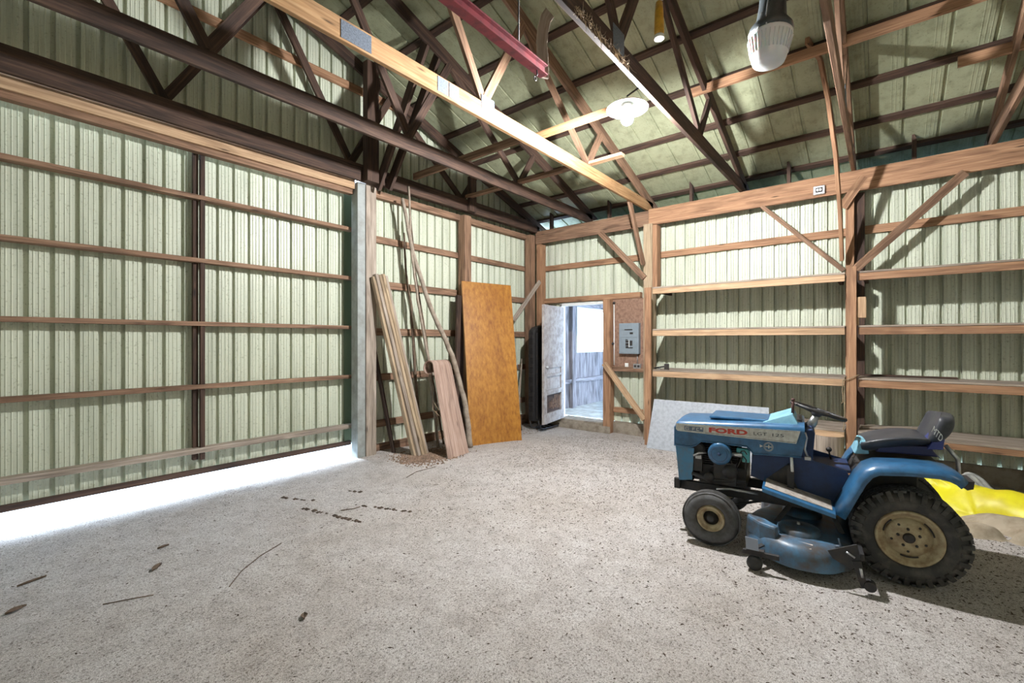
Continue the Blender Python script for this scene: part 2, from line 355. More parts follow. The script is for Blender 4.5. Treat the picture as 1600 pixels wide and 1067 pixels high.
# stub blocks behind the header
for y, lab in ((4.60, 'nearest the corner'), (3.46, 'above the open door'), (2.15, 'beside the bright new truss end'), (.93, 'above the metal outlet box'), (-.27, 'above the long flat brace')):
    mb = MB(); mb.prism([(y - .02, 3.30), (y + .02, 3.30), (y + .02, 3.80), (y - .02, 3.68)], 0, 6.705, 6.785)
    tag(link('rafter_stub', mb, M['wood_dark'], bevel=.003), 'short upright rafter stub on the shelf wall beam, ' + lab, 'wood block', 'rafter stubs along the shelf wall')

# ------------------------------------------------------------------ trusses
def truss(y, wm, cm, label, extra=(), zc=3.44, plates=()):
    t = thing('roof_truss', (RX, y, zc), label, 'roof truss', 'roof trusses'); S = V((0, 1, 0))
    mb = MB(); mb.beam((-2.45, y, zc + .075), (6.86, y, zc + .075), .15, .038, S); link('bottom_chord', mb, cm, t, .003)
    for s in (1, -1):
        a = V((RX, y, zu(RX) + .07)); b_ = V((RX + s * 5.0, y, zu(RX + 5.0) + .07))
        mb = MB(); mb.beam(a, b_, .14, .038, S); link('top_chord', mb, wm, t, .003)
        J = [(2.08, 5.13), (3.0, 3.60), (3.58, 4.62), (4.87, 3.60), (5.20, 4.08)]
        for (xa, za), (xb, zb) in zip(J, J[1:]):
            xa = RX + s * (xa - RX); xb = RX + s * (xb - RX)
            off = .003 * (1 if za > zb else -1)
            mb = MB(); mb.beam((xa, y + off, za), (xb, y + off, zb), .085, .034, S); link('web', mb, wm, t, .002)
    for (xa, xb, za, zb) in plates:
        mb = MB(); mb.box((xa, y - .0225, za), (xb, y - .0195, zb)); link('gusset_plate', mb, M['plate'], t)
    return t
PG = [(2.93, 3.12, 3.50, 3.64), (4.78, 4.96, 3.50, 3.64)]
truss(4.975, M['wood_dark'], M['wood_dark'], 'truss against the green gable wall over the sliding door', zc=3.42)
truss(3.86, M['wood_dark'], M['wood_dark'], 'dark truss nearest the gable wall, in front of the gable truss', plates=[])
truss(2.79, M['wood'], M['wood_new'], 'truss with a bright new bottom chord and grey nail plates', plates=[(1.60, 1.83, 3.455, 3.575), (2.44, 2.555, 3.46, 3.58), (2.565, 2.675, 3.46, 3.58), (2.955, 3.125, 3.50, 3.65)])
truss(1.47, M['wood_dark'], M['wood_dark'], 'dark truss behind the lit lamp, cobwebs along its chord', plates=[(2.88, 3.05, 3.5, 3.66)])
truss(.27, M['wood'], M['wood'], 'truss ending above the middle shelf post beside the charcoal lamp', plates=PG)
truss(-.87, M['wood'], M['wood'], 'truss ending above the far shelf bay past the middle post', plates=PG)
truss(-2.13, M['wood'], M['wood'], 'truss behind the camera side of the building', plates=PG) if False else None
# braces
def brace(a, b_, wd, th, side, mat, label, name='timber_brace', cat='brace'):
    mb = MB(); mb.beam(a, b_, wd, th, side); return tag(link(name, mb, mat, bevel=.003), label, cat)
brace((3.27, 4.82, 3.32), (3.27, 3.90, 4.74), .12, .04, (1, 0, 0), M['wood_dark'], 'first of two parallel dark braces rising from the sliding door post')
brace((3.43, 4.82, 3.36), (3.45, 3.90, 4.70), .12, .04, (1, 0, 0), M['wood_dark'], 'second parallel dark brace, on the plywood side of the first')
brace((3.26, 4.83, 3.30), (2.55, 4.83, 4.35), .09, .03, (0, 1, 0), M['wood_dark'], 'dark brace leaning away from the door post over the sliding door') if False else None
brace((6.60, 3.55, 3.20), (6.60, 2.80, 2.40), .085, .04, (1, 0, 0), M['wood'], 'knee brace between the door beam and the post beside the shelves')
brace((6.55, 2.80, 2.60), (6.10, 2.83, 3.52), .085, .04, (0, 1, 0), M['wood'], 'brace from the bright truss end down to the post beside the shelves')
brace((6.66, 1.23, 3.21), (6.66, .36, 2.28), .05, .02, (1, 0, 0), M['wood'], 'thin brace sloping down to the middle shelf post, outlet box side')
brace((6.60, -.66, 3.19), (6.60, .25, 2.28), .085, .035, (.9, 0, .5), M['wood'], 'wide flat brace sloping down to the middle shelf post, tarpaulin side')
brace((6.66, .17, 3.36), (6.66, .375, 3.03), .10, .02, (1, 0, 0), M['wood_red'], 'short diagonal block at the top of the middle shelf post')
brace((6.64, 3.50, 1.08), (6.60, 2.80, .25), .085, .05, (1, 0, 0), M['wood_pale'], 'diagonal brace below the electrical board beside the open door')
mb = MB(); mb.path([(6.60, .372, 2.40), (6.3, .374, 2.92), (5.95, .392, 3.45), (5.6, .43, 3.9), (5.3, .475, 4.2), (5.03, .55, 4.26)], .075, .035, (.1, 1, 0))
tag(link('timber_brace', mb, M['wood_red'], bevel=.003), 'long brace rising steeply from the middle shelf post to the roof', 'brace')
brace((6.66, 4.80, 2.52), (6.12, 4.98, 1.80), .075, .03, (0, 1, 0), M['wood_grey'], 'grey brace on the green wall between plywood panel and corner')
def runner(x, y0, y1, z, wd, th, mat, label):
    mb = MB(); mb.box((x - wd / 2, y0, z), (x + wd / 2, y1, z + th)); return tag(link('roof_runner', mb, mat, bevel=.003), label, 'board')
runner(3.86, 2.95, 4.85, 3.595, .04, .085, M['wood'], 'brown board laid over the dark truss chords near the gable')
runner(3.93, 2.0, 2.92, 3.60, .035, .075, M['wood_new'], 'bright orange board ending beside the lit lamp')
runner(4.86, 3.0, 4.85, 3.595, .09, .04, M['wood'], 'flat brown board over the dark truss chords toward the corner')
runner(4.90, 2.34, 2.95, 3.60, .09, .035, M['wood_pale'], 'pale short board resting on the bright new truss chord')
mb = MB(); mb.box((5.02, -3.0, 4.09), (5.06, 1.62, 4.18)); tag(link('roof_runner', mb, M['wood_red'], bevel=.003), 'long reddish board under the roof running past the charcoal lamp', 'board')
mb = MB(); mb.box((5.66, -1.6, 3.90), (5.70, -.52, 3.99)); tag(link('roof_runner', mb, M['wood_red'], bevel=.003), 'short reddish board under the roof above the far shelf bay', 'board')
runner(3.98, .9, 1.45, 3.596, .04, .085, M['wood_dark'], 'dark board stub on the truss behind the lit lamp') if False else None

# ------------------------------------------------------------------ sliding door
dr = struct(thing('door_1', (0, 5.15, .15), None, None)); 
mb = MB(); sheet_y(mb, -2.5, 3.10, 5.19, 3.40, .17, .334); link('steel_skin', mb, M['sheet'], dr)
for zc, hh in ((2.825, .042), (2.22, .042), (1.612, .042), (1.005, .042), (.395, .05)):
    mb = MB(); mb.box((-2.5, 5.065, zc - hh / 2), (3.10, 5.163, zc + hh / 2)); link('door_girt', mb, M['wood_grey'] if zc < .5 else M['wood'], dr, .003)
mb = MB(); mb.box((-2.5, 5.14, .15), (3.11, 5.185, .20)); link('bottom_rail', mb, M['wood_dark'], dr, .003)
mb = MB(); mb.box((1.425, 5.12, .30), (1.47, 5.165, 3.38)); mb.box((1.475, 5.08, .30), (1.515, 5.12, 3.38)); link('door_stile', mb, M['wood_dark'], dr, .003)
mb = MB(); mb.box((3.03, 5.165, .17), (3.30, 5.185, 3.45)); link('end_trim', mb, simple('green_trim', (.13, .17, .11), .5), dr)
mb = MB(); mb.box((-2.6, 4.96, 3.29), (3.05, 5.0, 3.40)); mb.box((-2.6, 5.0, 3.345), (3.05, 5.09, 3.36)); struct(link('trim_1', mb, M['wood_pale'], bevel=.003))
mb = MB(); mb.box((-2.6, 5.0, 3.235), (3.05, 5.08, 3.343)); struct(link('trim_2', mb, M['wood'], bevel=.003))
mb = MB(); mb.tube([(-2.6, 4.952, 3.405), (3.0, 4.952, 3.40)], .006, 6); struct(link('trim_3', mb, M['silver']))

# ------------------------------------------------------------------ doorway, lean-to room, door leaf
mb = MB(); mb.box((6.69, 3.42, -.1), (6.83, 3.55, 2.12)); tag(link('door_post', mb, M['wood_red'], bevel=.003), 'light brown post beside the open doorway', 'post')
mb = MB(); mb.box((6.74, 4.385, .1), (6.86, 4.42, 2.10)); mb.box((6.74, 3.55, 2.055), (6.86, 4.42, 2.10)); struct(link('trim_4', mb, M['white'], bevel=.003))
mb = MB(); mb.box((6.66, 3.55, -.15), (7.0, 4.42, .10)); mb.box((6.64, 3.40, -.15), (6.66, 4.9, .06)); struct(link('trim_5', mb, M['concrete'], bevel=.01))
mb = MB(); mb.quad([(7.0, 1.8, .10), (12, 1.8, .10), (12, 4.9, .10), (7.0, 4.9, .10)]); struct(link('floor_annex', mb, M['palefloor'])); 
mb = MB()
x = 6.95
while x < 12:
    wv = .14 + R_.random() * .05
    zz = [(.05, 1.23), (2.12, 3.0)] if 8.02 < x + wv / 2 < 9.6 else [(.05, 3.0)]
    for a, b_ in zz: mb.box((x, 4.86 + R_.random() * .008, a), (x + wv - .006, 4.89, b_))
    x += wv
aw = struct(link('wall_annex', mb, M['oldboards']))
mb = MB(); mb.box((6.95, 4.80, .60), (12, 4.86, .68)); mb.box((6.95, 4.78, 2.14), (12, 4.86, 2.24)); link('rail', mb, M['oldboards'], aw)
mb = MB(); mb.box((7.75, 4.78, .1), (7.87, 4.855, 3.0)); link('stud', mb, M['oldboards'], aw)
mb = MB(); mb.box((12, 1.8, 0), (12.04, 4.9, 3.0)); mb.box((7.0, 1.76, 0), (12, 1.8, .35)); struct(link('wall_annex_far', mb, M['oldboards']))  # unseen near side cut low so sky light brightens the lean-to
mb = MB(); mb.quad([(7.0, 1.8, 2.6), (12, 1.8, 2.6), (12, 4.9, 2.6), (7.0, 4.9, 2.6)]); struct(link('ceiling_annex', mb, M['wood_dark'], solid=.02))
wn = struct(thing('window_1', (8.8, 4.86, 1.23), None, None)); wf = MB()
for p0, p1 in (((8.0, 4.83, 1.20), (9.62, 4.90, 1.25)), ((8.0, 4.83, 2.08), (9.62, 4.90, 2.14)), ((8.0, 4.83, 1.25), (8.06, 4.90, 2.08)), ((9.56, 4.83, 1.25), (9.62, 4.90, 2.08)), ((8.60, 4.85, 1.25), (8.64, 4.89, 2.08)), ((9.1, 4.85, 1.25), (9.14, 4.89, 2.08))): wf.box(p0, p1)
link('window_frame', wf, M['white'], wn, .003)
mb = MB(); mb.box((8.06, 4.868, 1.25), (9.56, 4.872, 2.08)); link('window_pane', mb, M['glass'], wn)
mb = MB(); mb.quad([(8.0, 5.3, .0), (30, 5.3, 0), (30, 40, 0), (8, 40, 0)])
# leaf: hinge (6.75,4.36) free edge (5.92,4.21)
H0 = V((6.73, 4.355, 0)); F0 = V((5.925, 4.21, 0)); Ld = (F0 - H0).normalized(); Nd = V((Ld.y, -Ld.x, 0)); Nd = Nd if Nd.y < 0 else -Nd
Wd = (F0 - H0).length
dl = thing('door_leaf', (6.73, 4.355, .10), 'old grey panelled door standing open in front of the black sled', 'door')
def leafbox(mb, a0, a1, z0, z1, d0, d1):
    mb.frame(H0 + Ld * a0 + Nd * ((d0 + d1) / 2) + V((0, 0, (z0 + z1) / 2)), Ld, Nd, V((0, 0, 1)), a1 - a0, d1 - d0, z1 - z0); return mb
mb = MB(); z0, z1 = .10, 2.03
for a0, a1, b0, b1 in ((0, .11, z0, z1), (Wd - .11, Wd, z0, z1), (.11, Wd - .11, z0, z0 + .16), (.11, Wd - .11, .56, .64), (.11, Wd - .11, .86, .90), (.11, Wd - .11, 1.0, z1)):
    leafbox(mb, a0, a1, b0, b1, -.02, .02)
link('door_frame', mb, M['doorgrey'], dl, .004)
mb = MB(); leafbox(mb, .11, Wd - .11, .64, .86, -.018, -.004); leafbox(mb, .11, Wd - .11, .90, 1.0, -.018, -.004); leafbox(mb, .15, Wd - .15, .67, .83, -.01, .006); link('door_panel', mb, M['doorgrey'], dl, .003)
mb = MB(); leafbox(mb, .11, Wd - .11, .26, .56, -.019, -.012); link('broken_lower_panel', mb, M['wood_dark'], dl)
mb = MB()
for k in range(7): leafbox(mb, .16 + k * .065, .175 + k * .065, .30 + R_.random() * .05, .44 + R_.random() * .1, .003, .012)
link('torn_splinters', mb, M['wood'], dl)
mb = MB(); mb.ball(H0 + Ld * (Wd - .06) + Nd * .045 + V((0, 0, 1.02)), .025); mb.tube([H0 + Ld * (Wd - .06) + Nd * .01 + V((0, 0, 1.02)), H0 + Ld * (Wd - .06) + Nd * .04 + V((0, 0, 1.02))], .01); link('door_knob', mb, M['silver'], dl)
mb = MB()
for z in (.35, 1.1, 1.8): mb.tube([H0 + Ld * -.005 + Nd * .01 + V((0, 0, z)), H0 + Ld * -.005 + Nd * .01 + V((0, 0, z + .09))], .008)
link('hinges', mb, M['black'], dl)
# black sled behind the leaf
sl = thing('hauling_sled', (6.35, 4.62, 0), 'black ribbed sled stood on end behind the open grey door', 'sled')
mb = MB(); prof = []
for k in range(9): q = math.pi * k / 8; prof.append((6.33 + .29 * math.cos(q), 1.58 + .13 * math.sin(q)))
mb.prism([(6.04, .10), (6.62, .10)] + prof, 1, 4.47, 4.60); link('sled_shell', mb, M['sled'], sl, .03)
mb = MB()
for k in range(5): mb.box((6.10 + k * .11, 4.455, .14), (6.14 + k * .11, 4.475, 1.58))
for k in range(9): mb.box((6.028, 4.49, .2 + k * .16), (6.045, 4.58, .26 + k * .16))
link('ribs', mb, M['black'], sl, .004)
mb = MB()
for yy in (4.40, 4.58): mb.tube([(6.06, yy, .12), (6.08, yy - .02, .01), (6.14, yy - .03, -.02), (6.60, yy - .03, -.02), (6.68, yy, .02), (6.72, yy, .14)], .014)
for x in (6.16, 6.28, 6.40, 6.52): mb.tube([(x, 4.37, -.02), (x + .03, 4.56, -.02)], .011)
link('tubular_runner', mb, M['black'], sl)
# electrical board
eb = thing('electrical_backboard', (6.78, 3.1, 1.0), 'brown board on the wall between doorway and shelves', 'board')
mb = MB(); mb.box((6.78, 2.84, .98), (6.80, 3.41, 2.12)); link('fibre_board', mb, M['ply'], eb, .003)
mb = MB(); mb.box((6.74, 2.84, .955), (6.80, 3.41, 1.03)); link('bottom_cleat', mb, M['wood'], eb, .003)
ep = thing('breaker_panel', (6.72, 3.1, 1.24), 'grey metal breaker panel on the brown board', 'electrical panel')
mb = MB(); mb.box((6.70, 2.94, 1.24), (6.78, 3.27, 1.725)); link('enclosure', mb, M['panelgrey'], ep, .006)
mb = MB(); mb.box((6.694, 2.965, 1.50), (6.70, 3.245, 1.705)); mb.box((6.694, 2.965, 1.255), (6.70, 3.245, 1.49)); link('cover_door', mb, M['panelgrey'], ep, .002)
mb = MB()
for a, b_, c_, d_ in ((3.04, 3.17, 1.615, 1.63), (3.03, 3.08, 1.55, 1.58), (3.10, 3.15, 1.42, 1.45), (3.10, 3.15, 1.37, 1.41), (3.04, 3.08, 1.37, 1.45), (3.03, 3.15, 1.33, 1.345), (3.12, 3.15, 1.46, 1.47), (3.10, 3.15, 1.35, 1.36)): mb.box((6.685, a, c_), (6.694, b_, d_))
link('breaker_switches', mb, M['black'], ep)
mb = MB(); mb.box((6.68, 3.088, 1.345), (6.692, 3.096, 1.46)); link('white_tie', mb, M['white'], ep)
lx = thing('light_switch', (6.77, 3.17, 1.02), 'small white square light switch under the breaker panel', 'switch')
mb = MB(); mb.box((6.765, 3.145, 1.02), (6.78, 3.20, 1.09)); link('switch_plate', mb, M['white'], lx, .003)
mb = MB(); mb.box((6.757, 3.165, 1.045), (6.765, 3.18, 1.065)); link('toggle', mb, M['white'], lx)
ox = thing('outlet_box', (6.76, 2.98, 1.0), 'grey double outlet box below the breaker panel next to the switch', 'outlet')
mb = MB(); mb.box((6.735, 2.925, 1.01), (6.78, 3.045, 1.085)); link('metal_box', mb, M['silver'], ox, .004)
mb = MB(); mb.box((6.728, 2.995, 1.03), (6.736, 3.03, 1.065)); mb.box((6.728, 2.94, 1.03), (6.736, 2.975, 1.065)); link('receptacle', mb, M['black'], ox, .002)
mb = MB(); mb.tube([(6.77, 2.99, 1.08), (6.77, 2.99, 1.24)], .006); link('conduit', mb, M['silver'], ox)
cd = thing('hanging_conduit', (6.75, 3.39, 1.0), 'thin white pipe running down beside the doorway post', 'pipe')
mb = MB(); mb.tube([(6.76, 3.385, 1.05), (6.76, 3.385, 1.35), (6.76, 3.388, 2.08)], .009); link('pipe', mb, M['white'], cd)
mb = MB(); mb.ball((6.745, 3.40, 1.40), .022); mb.ball((6.745, 3.38, 2.06), .022); link('junction', mb, M['black'], cd)

# ------------------------------------------------------------------ shelves
XF = 6.30
def upright(y0, y1, z1, label, mat=M['wood_red']):
    mb = MB(); mb.box((XF - .045, y0, -.08), (XF - .004, y1, z1)); return tag(link('shelf_upright', mb, mat, bevel=.003), label, 'post')
upright(2.565, 2.655, 2.21, 'square upright at the electrical board end of the shelves')
upright(.225, .315, 2.27, 'square upright between the two shelf bays, rope beside it')
def shelf(name, y0, y1, z, x0, lab, bay, droop=0, th=.09, deep=None):
    t = thing(name, (x0, (y0 + y1) / 2, z), lab, 'shelf', 'wall shelves')
    mb = MB(); mb.beam((x0 + .018, y0, z - th / 2 + droop), (x0 + .018, y1, z - th / 2), th - .012, .034, (1, 0, 0)); link('front_rail', mb, M['wood_red'] if bay else M['wood_pale'], t, .003)
    n = 2 if x0 > 6.28 else 3; wv = (6.86 - x0) / n
    for k in range(n):
        mb = MB(); zz = z + .004 + R_.random() * .006
        mb.beam((x0 + wv * (k + .5), y0, zz + droop), (x0 + wv * (k + .5), y1, zz), wv - .006, .02, (0, 0, 1)); link('shelf_board', mb, M['wood_grey'], t, .002)
    mb = MB()
    for yy in (y0 + .06, y1 - .06): mb.box((x0 + .04, yy - .02, z - .07), (6.86, yy + .02, z - .012))
    link('cleat', mb, M['wood_dark'], t, .002)
    return t
bay1 = (.33, 2.555); bay2 = (-2.6, .21)
for z, nm in ((2.20, 'top'), (1.60, 'second'), (1.02, 'third')):
    shelf('wall_shelf', bay1[0], bay1[1], z, XF, 'wooden %s shelf in the bay behind the tractor hood and grey sheet' % nm, 0)
    shelf('wall_shelf', bay2[0], bay2[1], z, XF, 'wooden %s shelf in the bay behind the tractor seat' % nm, 1, 0)
shelf('storage_bench', .33, 2.50, .44, 6.2, 'low bench board behind the tractor steering wheel and stump', 0, 0, .07)
shelf('storage_bench', -2.6, .21, .44, 6.2, 'low wide wooden bench behind the tractor seat and tarpaulin', 1, 0, .07)
mb = MB(); mb.box((XF - .01, .205, 1.62), (XF + .03, .225 - .001, 1.93)); mb.box((XF - .02, .14, 1.70), (XF + .02, .22, 1.93)); tag(link('splice_block', mb, M['wood_pale'], bevel=.003), 'pale wood block fixed beside the upright between shelf bays', 'wood block')
for (y0, y1, zt) in ((-.10, .02, 1.145), (-.245, -.13, 1.15), (-.40, -.27, 1.15), (-.55, -.42, 1.15)):
    pass
mb = MB(); mb.beam((6.80, -.62, 1.045), (6.70, .18, 1.05), .05, .02, (0, 0, 1)); tag(link('loose_lath', mb, M['wood_dark'], bevel=.002), 'dark loose lath lying on the third shelf behind the seat', 'wood strip')
mb = MB(); mb.beam((6.70, -.35, .49), (6.45, .19, .475), .06, .025, (0, 0, 1)); tag(link('loose_lath', mb, M['wood_grey'], bevel=.002), 'dark-edged loose board on the low bench beside the upright', 'wood strip')
# clamp tool on the shelf
ct = thing('hand_clamp', (6.38, 2.45, 1.03), 'small rusty clamp lying on the third shelf near the electrical board', 'tool')
mb = MB(); mb.tube([(6.38, 2.56, 1.05), (6.38, 2.36, 1.09)], .012); mb.box((6.365, 2.35, 1.035), (6.395, 2.41, 1.12)); link('jaw_bar', mb, M['black'], ct)
mb = MB(); mb.tube([(6.37, 2.48, 1.065), (6.36, 2.47, 1.0), (6.35, 2.45, .98)], .007); link('handle', mb, M['silver'], ct)
# rope by the upright
mb = MB(); rp = [(6.235, .325, 1.05), (6.23, .345, 1.0), (6.23, .35, .9), (6.235, .34, .77), (6.23, .36, .74), (6.235, .345, .78), (6.24, .332, .95), (6.24, .33, .6), (6.235, .34, .42), (6.22, .36, .40), (6.235, .335, .5)]
mb.tube(rp, .005, 6); mb.tube([(6.238, .35, 1.0), (6.235, .30, 1.02), (6.238, .215, 1.07), (6.30, .20, 1.07)], .005, 6)
tag(link('hanging_rope', mb, M['rope']), 'thin rope looped round the upright between shelf bays', 'rope')
# header outlet
ho = thing('metal_outlet_box', (6.63, .6, 3.2), 'small metal outlet box on the orange-brown beam', 'outlet')
mb = MB(); mb.box((6.618, .54, 3.225), (6.65, .66, 3.33)); link('box_body', mb, M['silver'], ho, .006)
mb = MB(); mb.box((6.608, .565, 3.25), (6.62, .635, 3.305)); link('receptacle', mb, M['black'], ho, .004)
mb = MB()
for yy in (.588, .612): mb.lathe([(0, 0), (.016, 0), (.016, .006), (0, .006)], (6.608, yy, 3.277), (-1, 0, 0), 14)
link('sockets', mb, M['white'], ho)

# ------------------------------------------------------------------ lamps
lp = thing('ceiling_lamp', (3.64, 1.70, 3.35), 'lit round lamp blazing white under the trusses', 'lamp')
LC = V((3.64, 1.70, 3.35))
mb = MB(); mb.ball(LC, .05, n=12); link('bulb', mb, M['bulb'], lp)
mb = MB(); mb.lathe([(.0, .13), (.035, .13), (.04, .07), (.052, .055)], LC); link('socket', mb, M['white'], lp)
mb = MB(); mb.lathe([(.03, .135), (.08, .128), (.15, .105), (.175, .088), (.176, .092), (.152, .112), (.08, .135), (.03, .142)], LC, (0, 0, 1), 36); link('enamel_shade', mb, M['white'], lp)
mb = MB(); mb.tube([LC + V((0, 0, .12)), LC + V((0, 0, .20)), V((3.64, 1.50, 3.62))], .008); link('cord', mb, M['black'], lp)
def add_fill_lamp(x, y, z, lab):  # unseen globes added behind the camera to lift the ambient light
    t = thing('ceiling_lamp', (x, y, z), lab, 'lamp'); c = V((x, y, z))
    mb = MB(); mb.ball(c, .16, 1, 1, .6); link('fill_globe', mb, M['fill_bulb'], t)
    mb = MB(); mb.tube([c + V((0, 0, .05)), (x, y, zu(x) + .1)], .012); link('stem', mb, M['black'], t)
add_fill_lamp(-.9, -1.6, 3.2, 'added fill globe behind the camera near the blank gable end')
add_fill_lamp(2.6, -2.6, 3.3, 'added fill globe behind the camera over the open floor')
# unlit yard light
ml = thing('yard_light', (3.34, .58, 3.2), 'unlit yard light with charcoal housing and white refractor', 'lamp')
c0 = V((3.34, .58, 3.21)); A = V((-.05, .06, 1)).normalized()
A2 = V((.02, -.06, 1)).normalized()
mb = MB(); mb.lathe([(.0, .03), (.065, .032), (.092, .045), (.103, .075), (.116, .14), (.128, .20), (.128, .225), (.12, .235)], c0, A2, 32); link('refractor', mb, M['refractor'], ml)
mb = MB()
for k in range(32):
    q = 2 * math.pi * k / 32; Nn, Bb = perp(A2); d = Nn * math.cos(q) + Bb * math.sin(q)
    mb.tube([c0 + A2 * .10 + d * .109, c0 + A2 * .20 + d * .129], .0035, 5)
link('refractor_ribs', mb, M['refractor'], ml)
mb = MB(); mb.lathe([(.122, .232), (.132, .24), (.125, .27), (.088, .32), (.078, .42), (.075, .60), (.06, .62), (0, .62)], c0, A2, 28); link('housing', mb, M['housing'], ml)
mb = MB(); mb.tube([c0 + A2 * .23 + V((-.13, 0, 0)), c0 + A2 * .31 + V((-.10, .01, 0)), c0 + A2 * .42 + V((-.078, .01, 0))], .004); mb.tube([c0 + A2 * .22 + V((-.12, .05, 0)), c0 + A2 * .34 + V((-.09, .04, 0))], .004); link('clip_wire', mb, M['silver'], ml)
mb = MB(); mb.tube([c0 + A2 * .55, (3.36, .40, 3.74), (3.38, .30, 3.60)], .02); link('mounting_arm', mb, M['black'], ml)
# cord sockets on the truss near
mb = MB(); mb.tube([(3.45, .30, 3.95), (3.52, .30, 3.93), (3.60, .30, 3.98)], [.018, .022, .016]); 
# fly ribbon
fr = thing('fly_ribbon', (3.08, 1.2, 3.55), 'amber sticky paper strip hanging from the roof', 'hanging strip')
fx = V((3.085, 1.203, 0))
mb = MB(); mb.tube([fx + V((0, 0, 3.56)), fx + V((0, 0, 3.60)), fx + V((0, 0, 3.74)), fx + V((0, 0, 3.80))], [.030, .034, .028, .022], 12); link('amber_sleeve', mb, M['amber'], fr)
mb = MB(); mb.tube([fx + V((0, 0, 3.545)), fx + V((0, 0, 3.57))], [.034, .033], 12); link('white_end', mb, M['white'], fr); mb = MB(); mb.ball(fx + V((.0, -.02, 3.83)), .022); link('cap', mb, M['white'], fr)
mb = MB(); mb.tube([fx + V((0, 0, 3.8)), fx + V((0, 0, zroof(3.08) - .02))], .004, 6); link('string', mb, M['rope'], fr)
# red steel bar with hooks
rb = thing('steel_hoist_bar', (1.8, 1.9, 3.38), 'dark red steel bar with eye hooks hanging under the roof', 'steel bar')
mb = MB(); mb.box((-.6, 1.875, 3.37), (2.70, 1.945, 3.38)); mb.box((-.6, 1.902, 3.38), (2.70, 1.912, 3.435)); mb.box((-.6, 1.875, 3.435), (2.70, 1.945, 3.445)); link('steel_bar', mb, M['redsteel'], rb, .002)
for x in (2.60, 1.50):
    mb = MB(); mb.tube([(x, 1.9, 3.37), (x + .005, 1.9, 3.34), (x - .01, 1.9, 3.32)], .005, 6)
    mb.tube([(x - .02 + .014 * math.cos(q), 1.9, 3.30 + .014 * math.sin(q)) for q in [k * math.pi / 6 for k in range(13)]], .004, 6); link('eye_hook', mb, M['black'], rb)
for x in (0.0, 1.2, 2.4): mb = MB(); mb.tube([(x, 1.907, 3.435), (x, 1.907, zu(x) + .17)], .005, 6); link('hanger_rod', mb, M['black'], rb)
mb = MB(); mb.path([(2.72, 1.93, 3.38), (2.715, 1.93, 3.50), (2.70, 1.93, 3.62), (2.715, 1.93, 3.73), (2.75, 1.93, 3.83), (2.80, 1.93, 3.90)], .085, .02, (.45, 1, 0))
tag(link('bent_strip', mb, M['wood_grey'], bevel=.002), 'pale curved strip standing at the end of the red bar', 'strip')
# straw and cobweb fluff on the dark chord
mb = MB()
for k in range(150):
    x = 2.35 + R_.random() ** 1.2 * .75; p = V((x, 1.44 - R_.random() * .02, 3.445 + R_.random() * .02)); q = p + V((R_.uniform(-.06, .06), R_.uniform(-.04, .0), R_.uniform(-.09, .02)))
    mb.tube([p, (p + q) / 2 + V((0, 0, -.012)), q], .0011, 4, False)
tag(link('straw_wisps', mb, M['rope']), 'wispy nest straw trailing under the dark truss by the lit lamp', 'straw', kind='stuff')

# ------------------------------------------------------------------ leaning things on the left wall
# planks
pb = [((3.585, 4.50, .0), (3.235, 4.87, 2.235), .045, M['wood_bar'], 'greyish plank at the door post side of the leaning bundle'),
      ((3.635, 4.475, .0), (3.285, 4.88, 2.275), .055, M['wood_grey'], 'weathered plank second from the door post in the leaning bundle'),
      ((3.69, 4.47, .0), (3.335, 4.88, 2.27), .05, M['wood_bar'], 'middle plank of the leaning bundle beside the door post'),
      ((3.745, 4.485, .0), (3.385, 4.885, 2.285), .05, M['wood_bar'], 'front plank of the bundle facing the toboggan'),
      ((3.795, 4.52, .0), (3.435, 4.895, 2.27), .04, M['wood_grey'], 'narrow outer plank of the bundle on the toboggan side'),
      ((3.50, 4.80, .0), (3.30, 5.0, 1.55), .035, M['wood_dark'], 'short dark stick leaning behind the plank bundle')]
for a, b_, wd, mt, lab in pb:
    mb = MB(); mb.beam(a, b_, .045, wd, (1, .25, 0)); tag(link('leaning_plank', mb, mt, bevel=.003), lab, 'plank', 'planks leaning by the sliding door')
# toboggan
tb = thing('toboggan', (3.98, 4.13, 0), 'weathered wooden toboggan with curled end leaning on the wall', 'toboggan')
a = V((3.777, 4.10, .0)); b_ = V((4.183, 4.15, .0)); Wt = (b_ - a).normalized(); base = (a + b_) / 2
top = V((4.10, 4.60, 1.25)); up = (top - base).normalized(); 
nb = Wt.cross(up).normalized(); nb = nb if nb.y > 0 else -nb
pts = [base + up * t for t in [k * .11 for k in range(12)]]; Lc = pts[-1]; rc = .088
for k in range(1, 15):
    q = math.radians(k * 20); pts.append(Lc + nb * (rc * (1 - math.cos(q))) + up * (rc * math.sin(q)))
rings = []
for i, p in enumerate(pts):
    t_ = (pts[min(i + 1, len(pts) - 1)] - pts[max(i - 1, 0)]).normalized(); nn = Wt.cross(t_).normalized()
    hw = .205 - .03 * min(1, i / 12)
    rings.append([p - Wt * hw - nn * .006, p + Wt * hw - nn * .006, p + Wt * hw + nn * .006, p - Wt * hw + nn * .006])
mb = MB(); mb.loft(rings, True, True, False); link('curled_deck', mb, M['tob'], tb)
for t_ in (.25, .7, 1.1):
    mb = MB(); p = base + up * t_ + nb * .016; mb.beam(p - Wt * .19, p + Wt * .19, .04, .02, nb); link('cross_slat', mb, M['wood_grey'], tb)
mb = MB(); mb.tube([base - Wt * .19 + up * .62 + nb * .02, base - Wt * .22 + up * .75 + nb * .06, base - Wt * .215 + up * .66 + nb * .1, base - Wt * .19 + up * .55 + nb * .03], .004, 6); link('pull_cord', mb, M['rope'], tb)
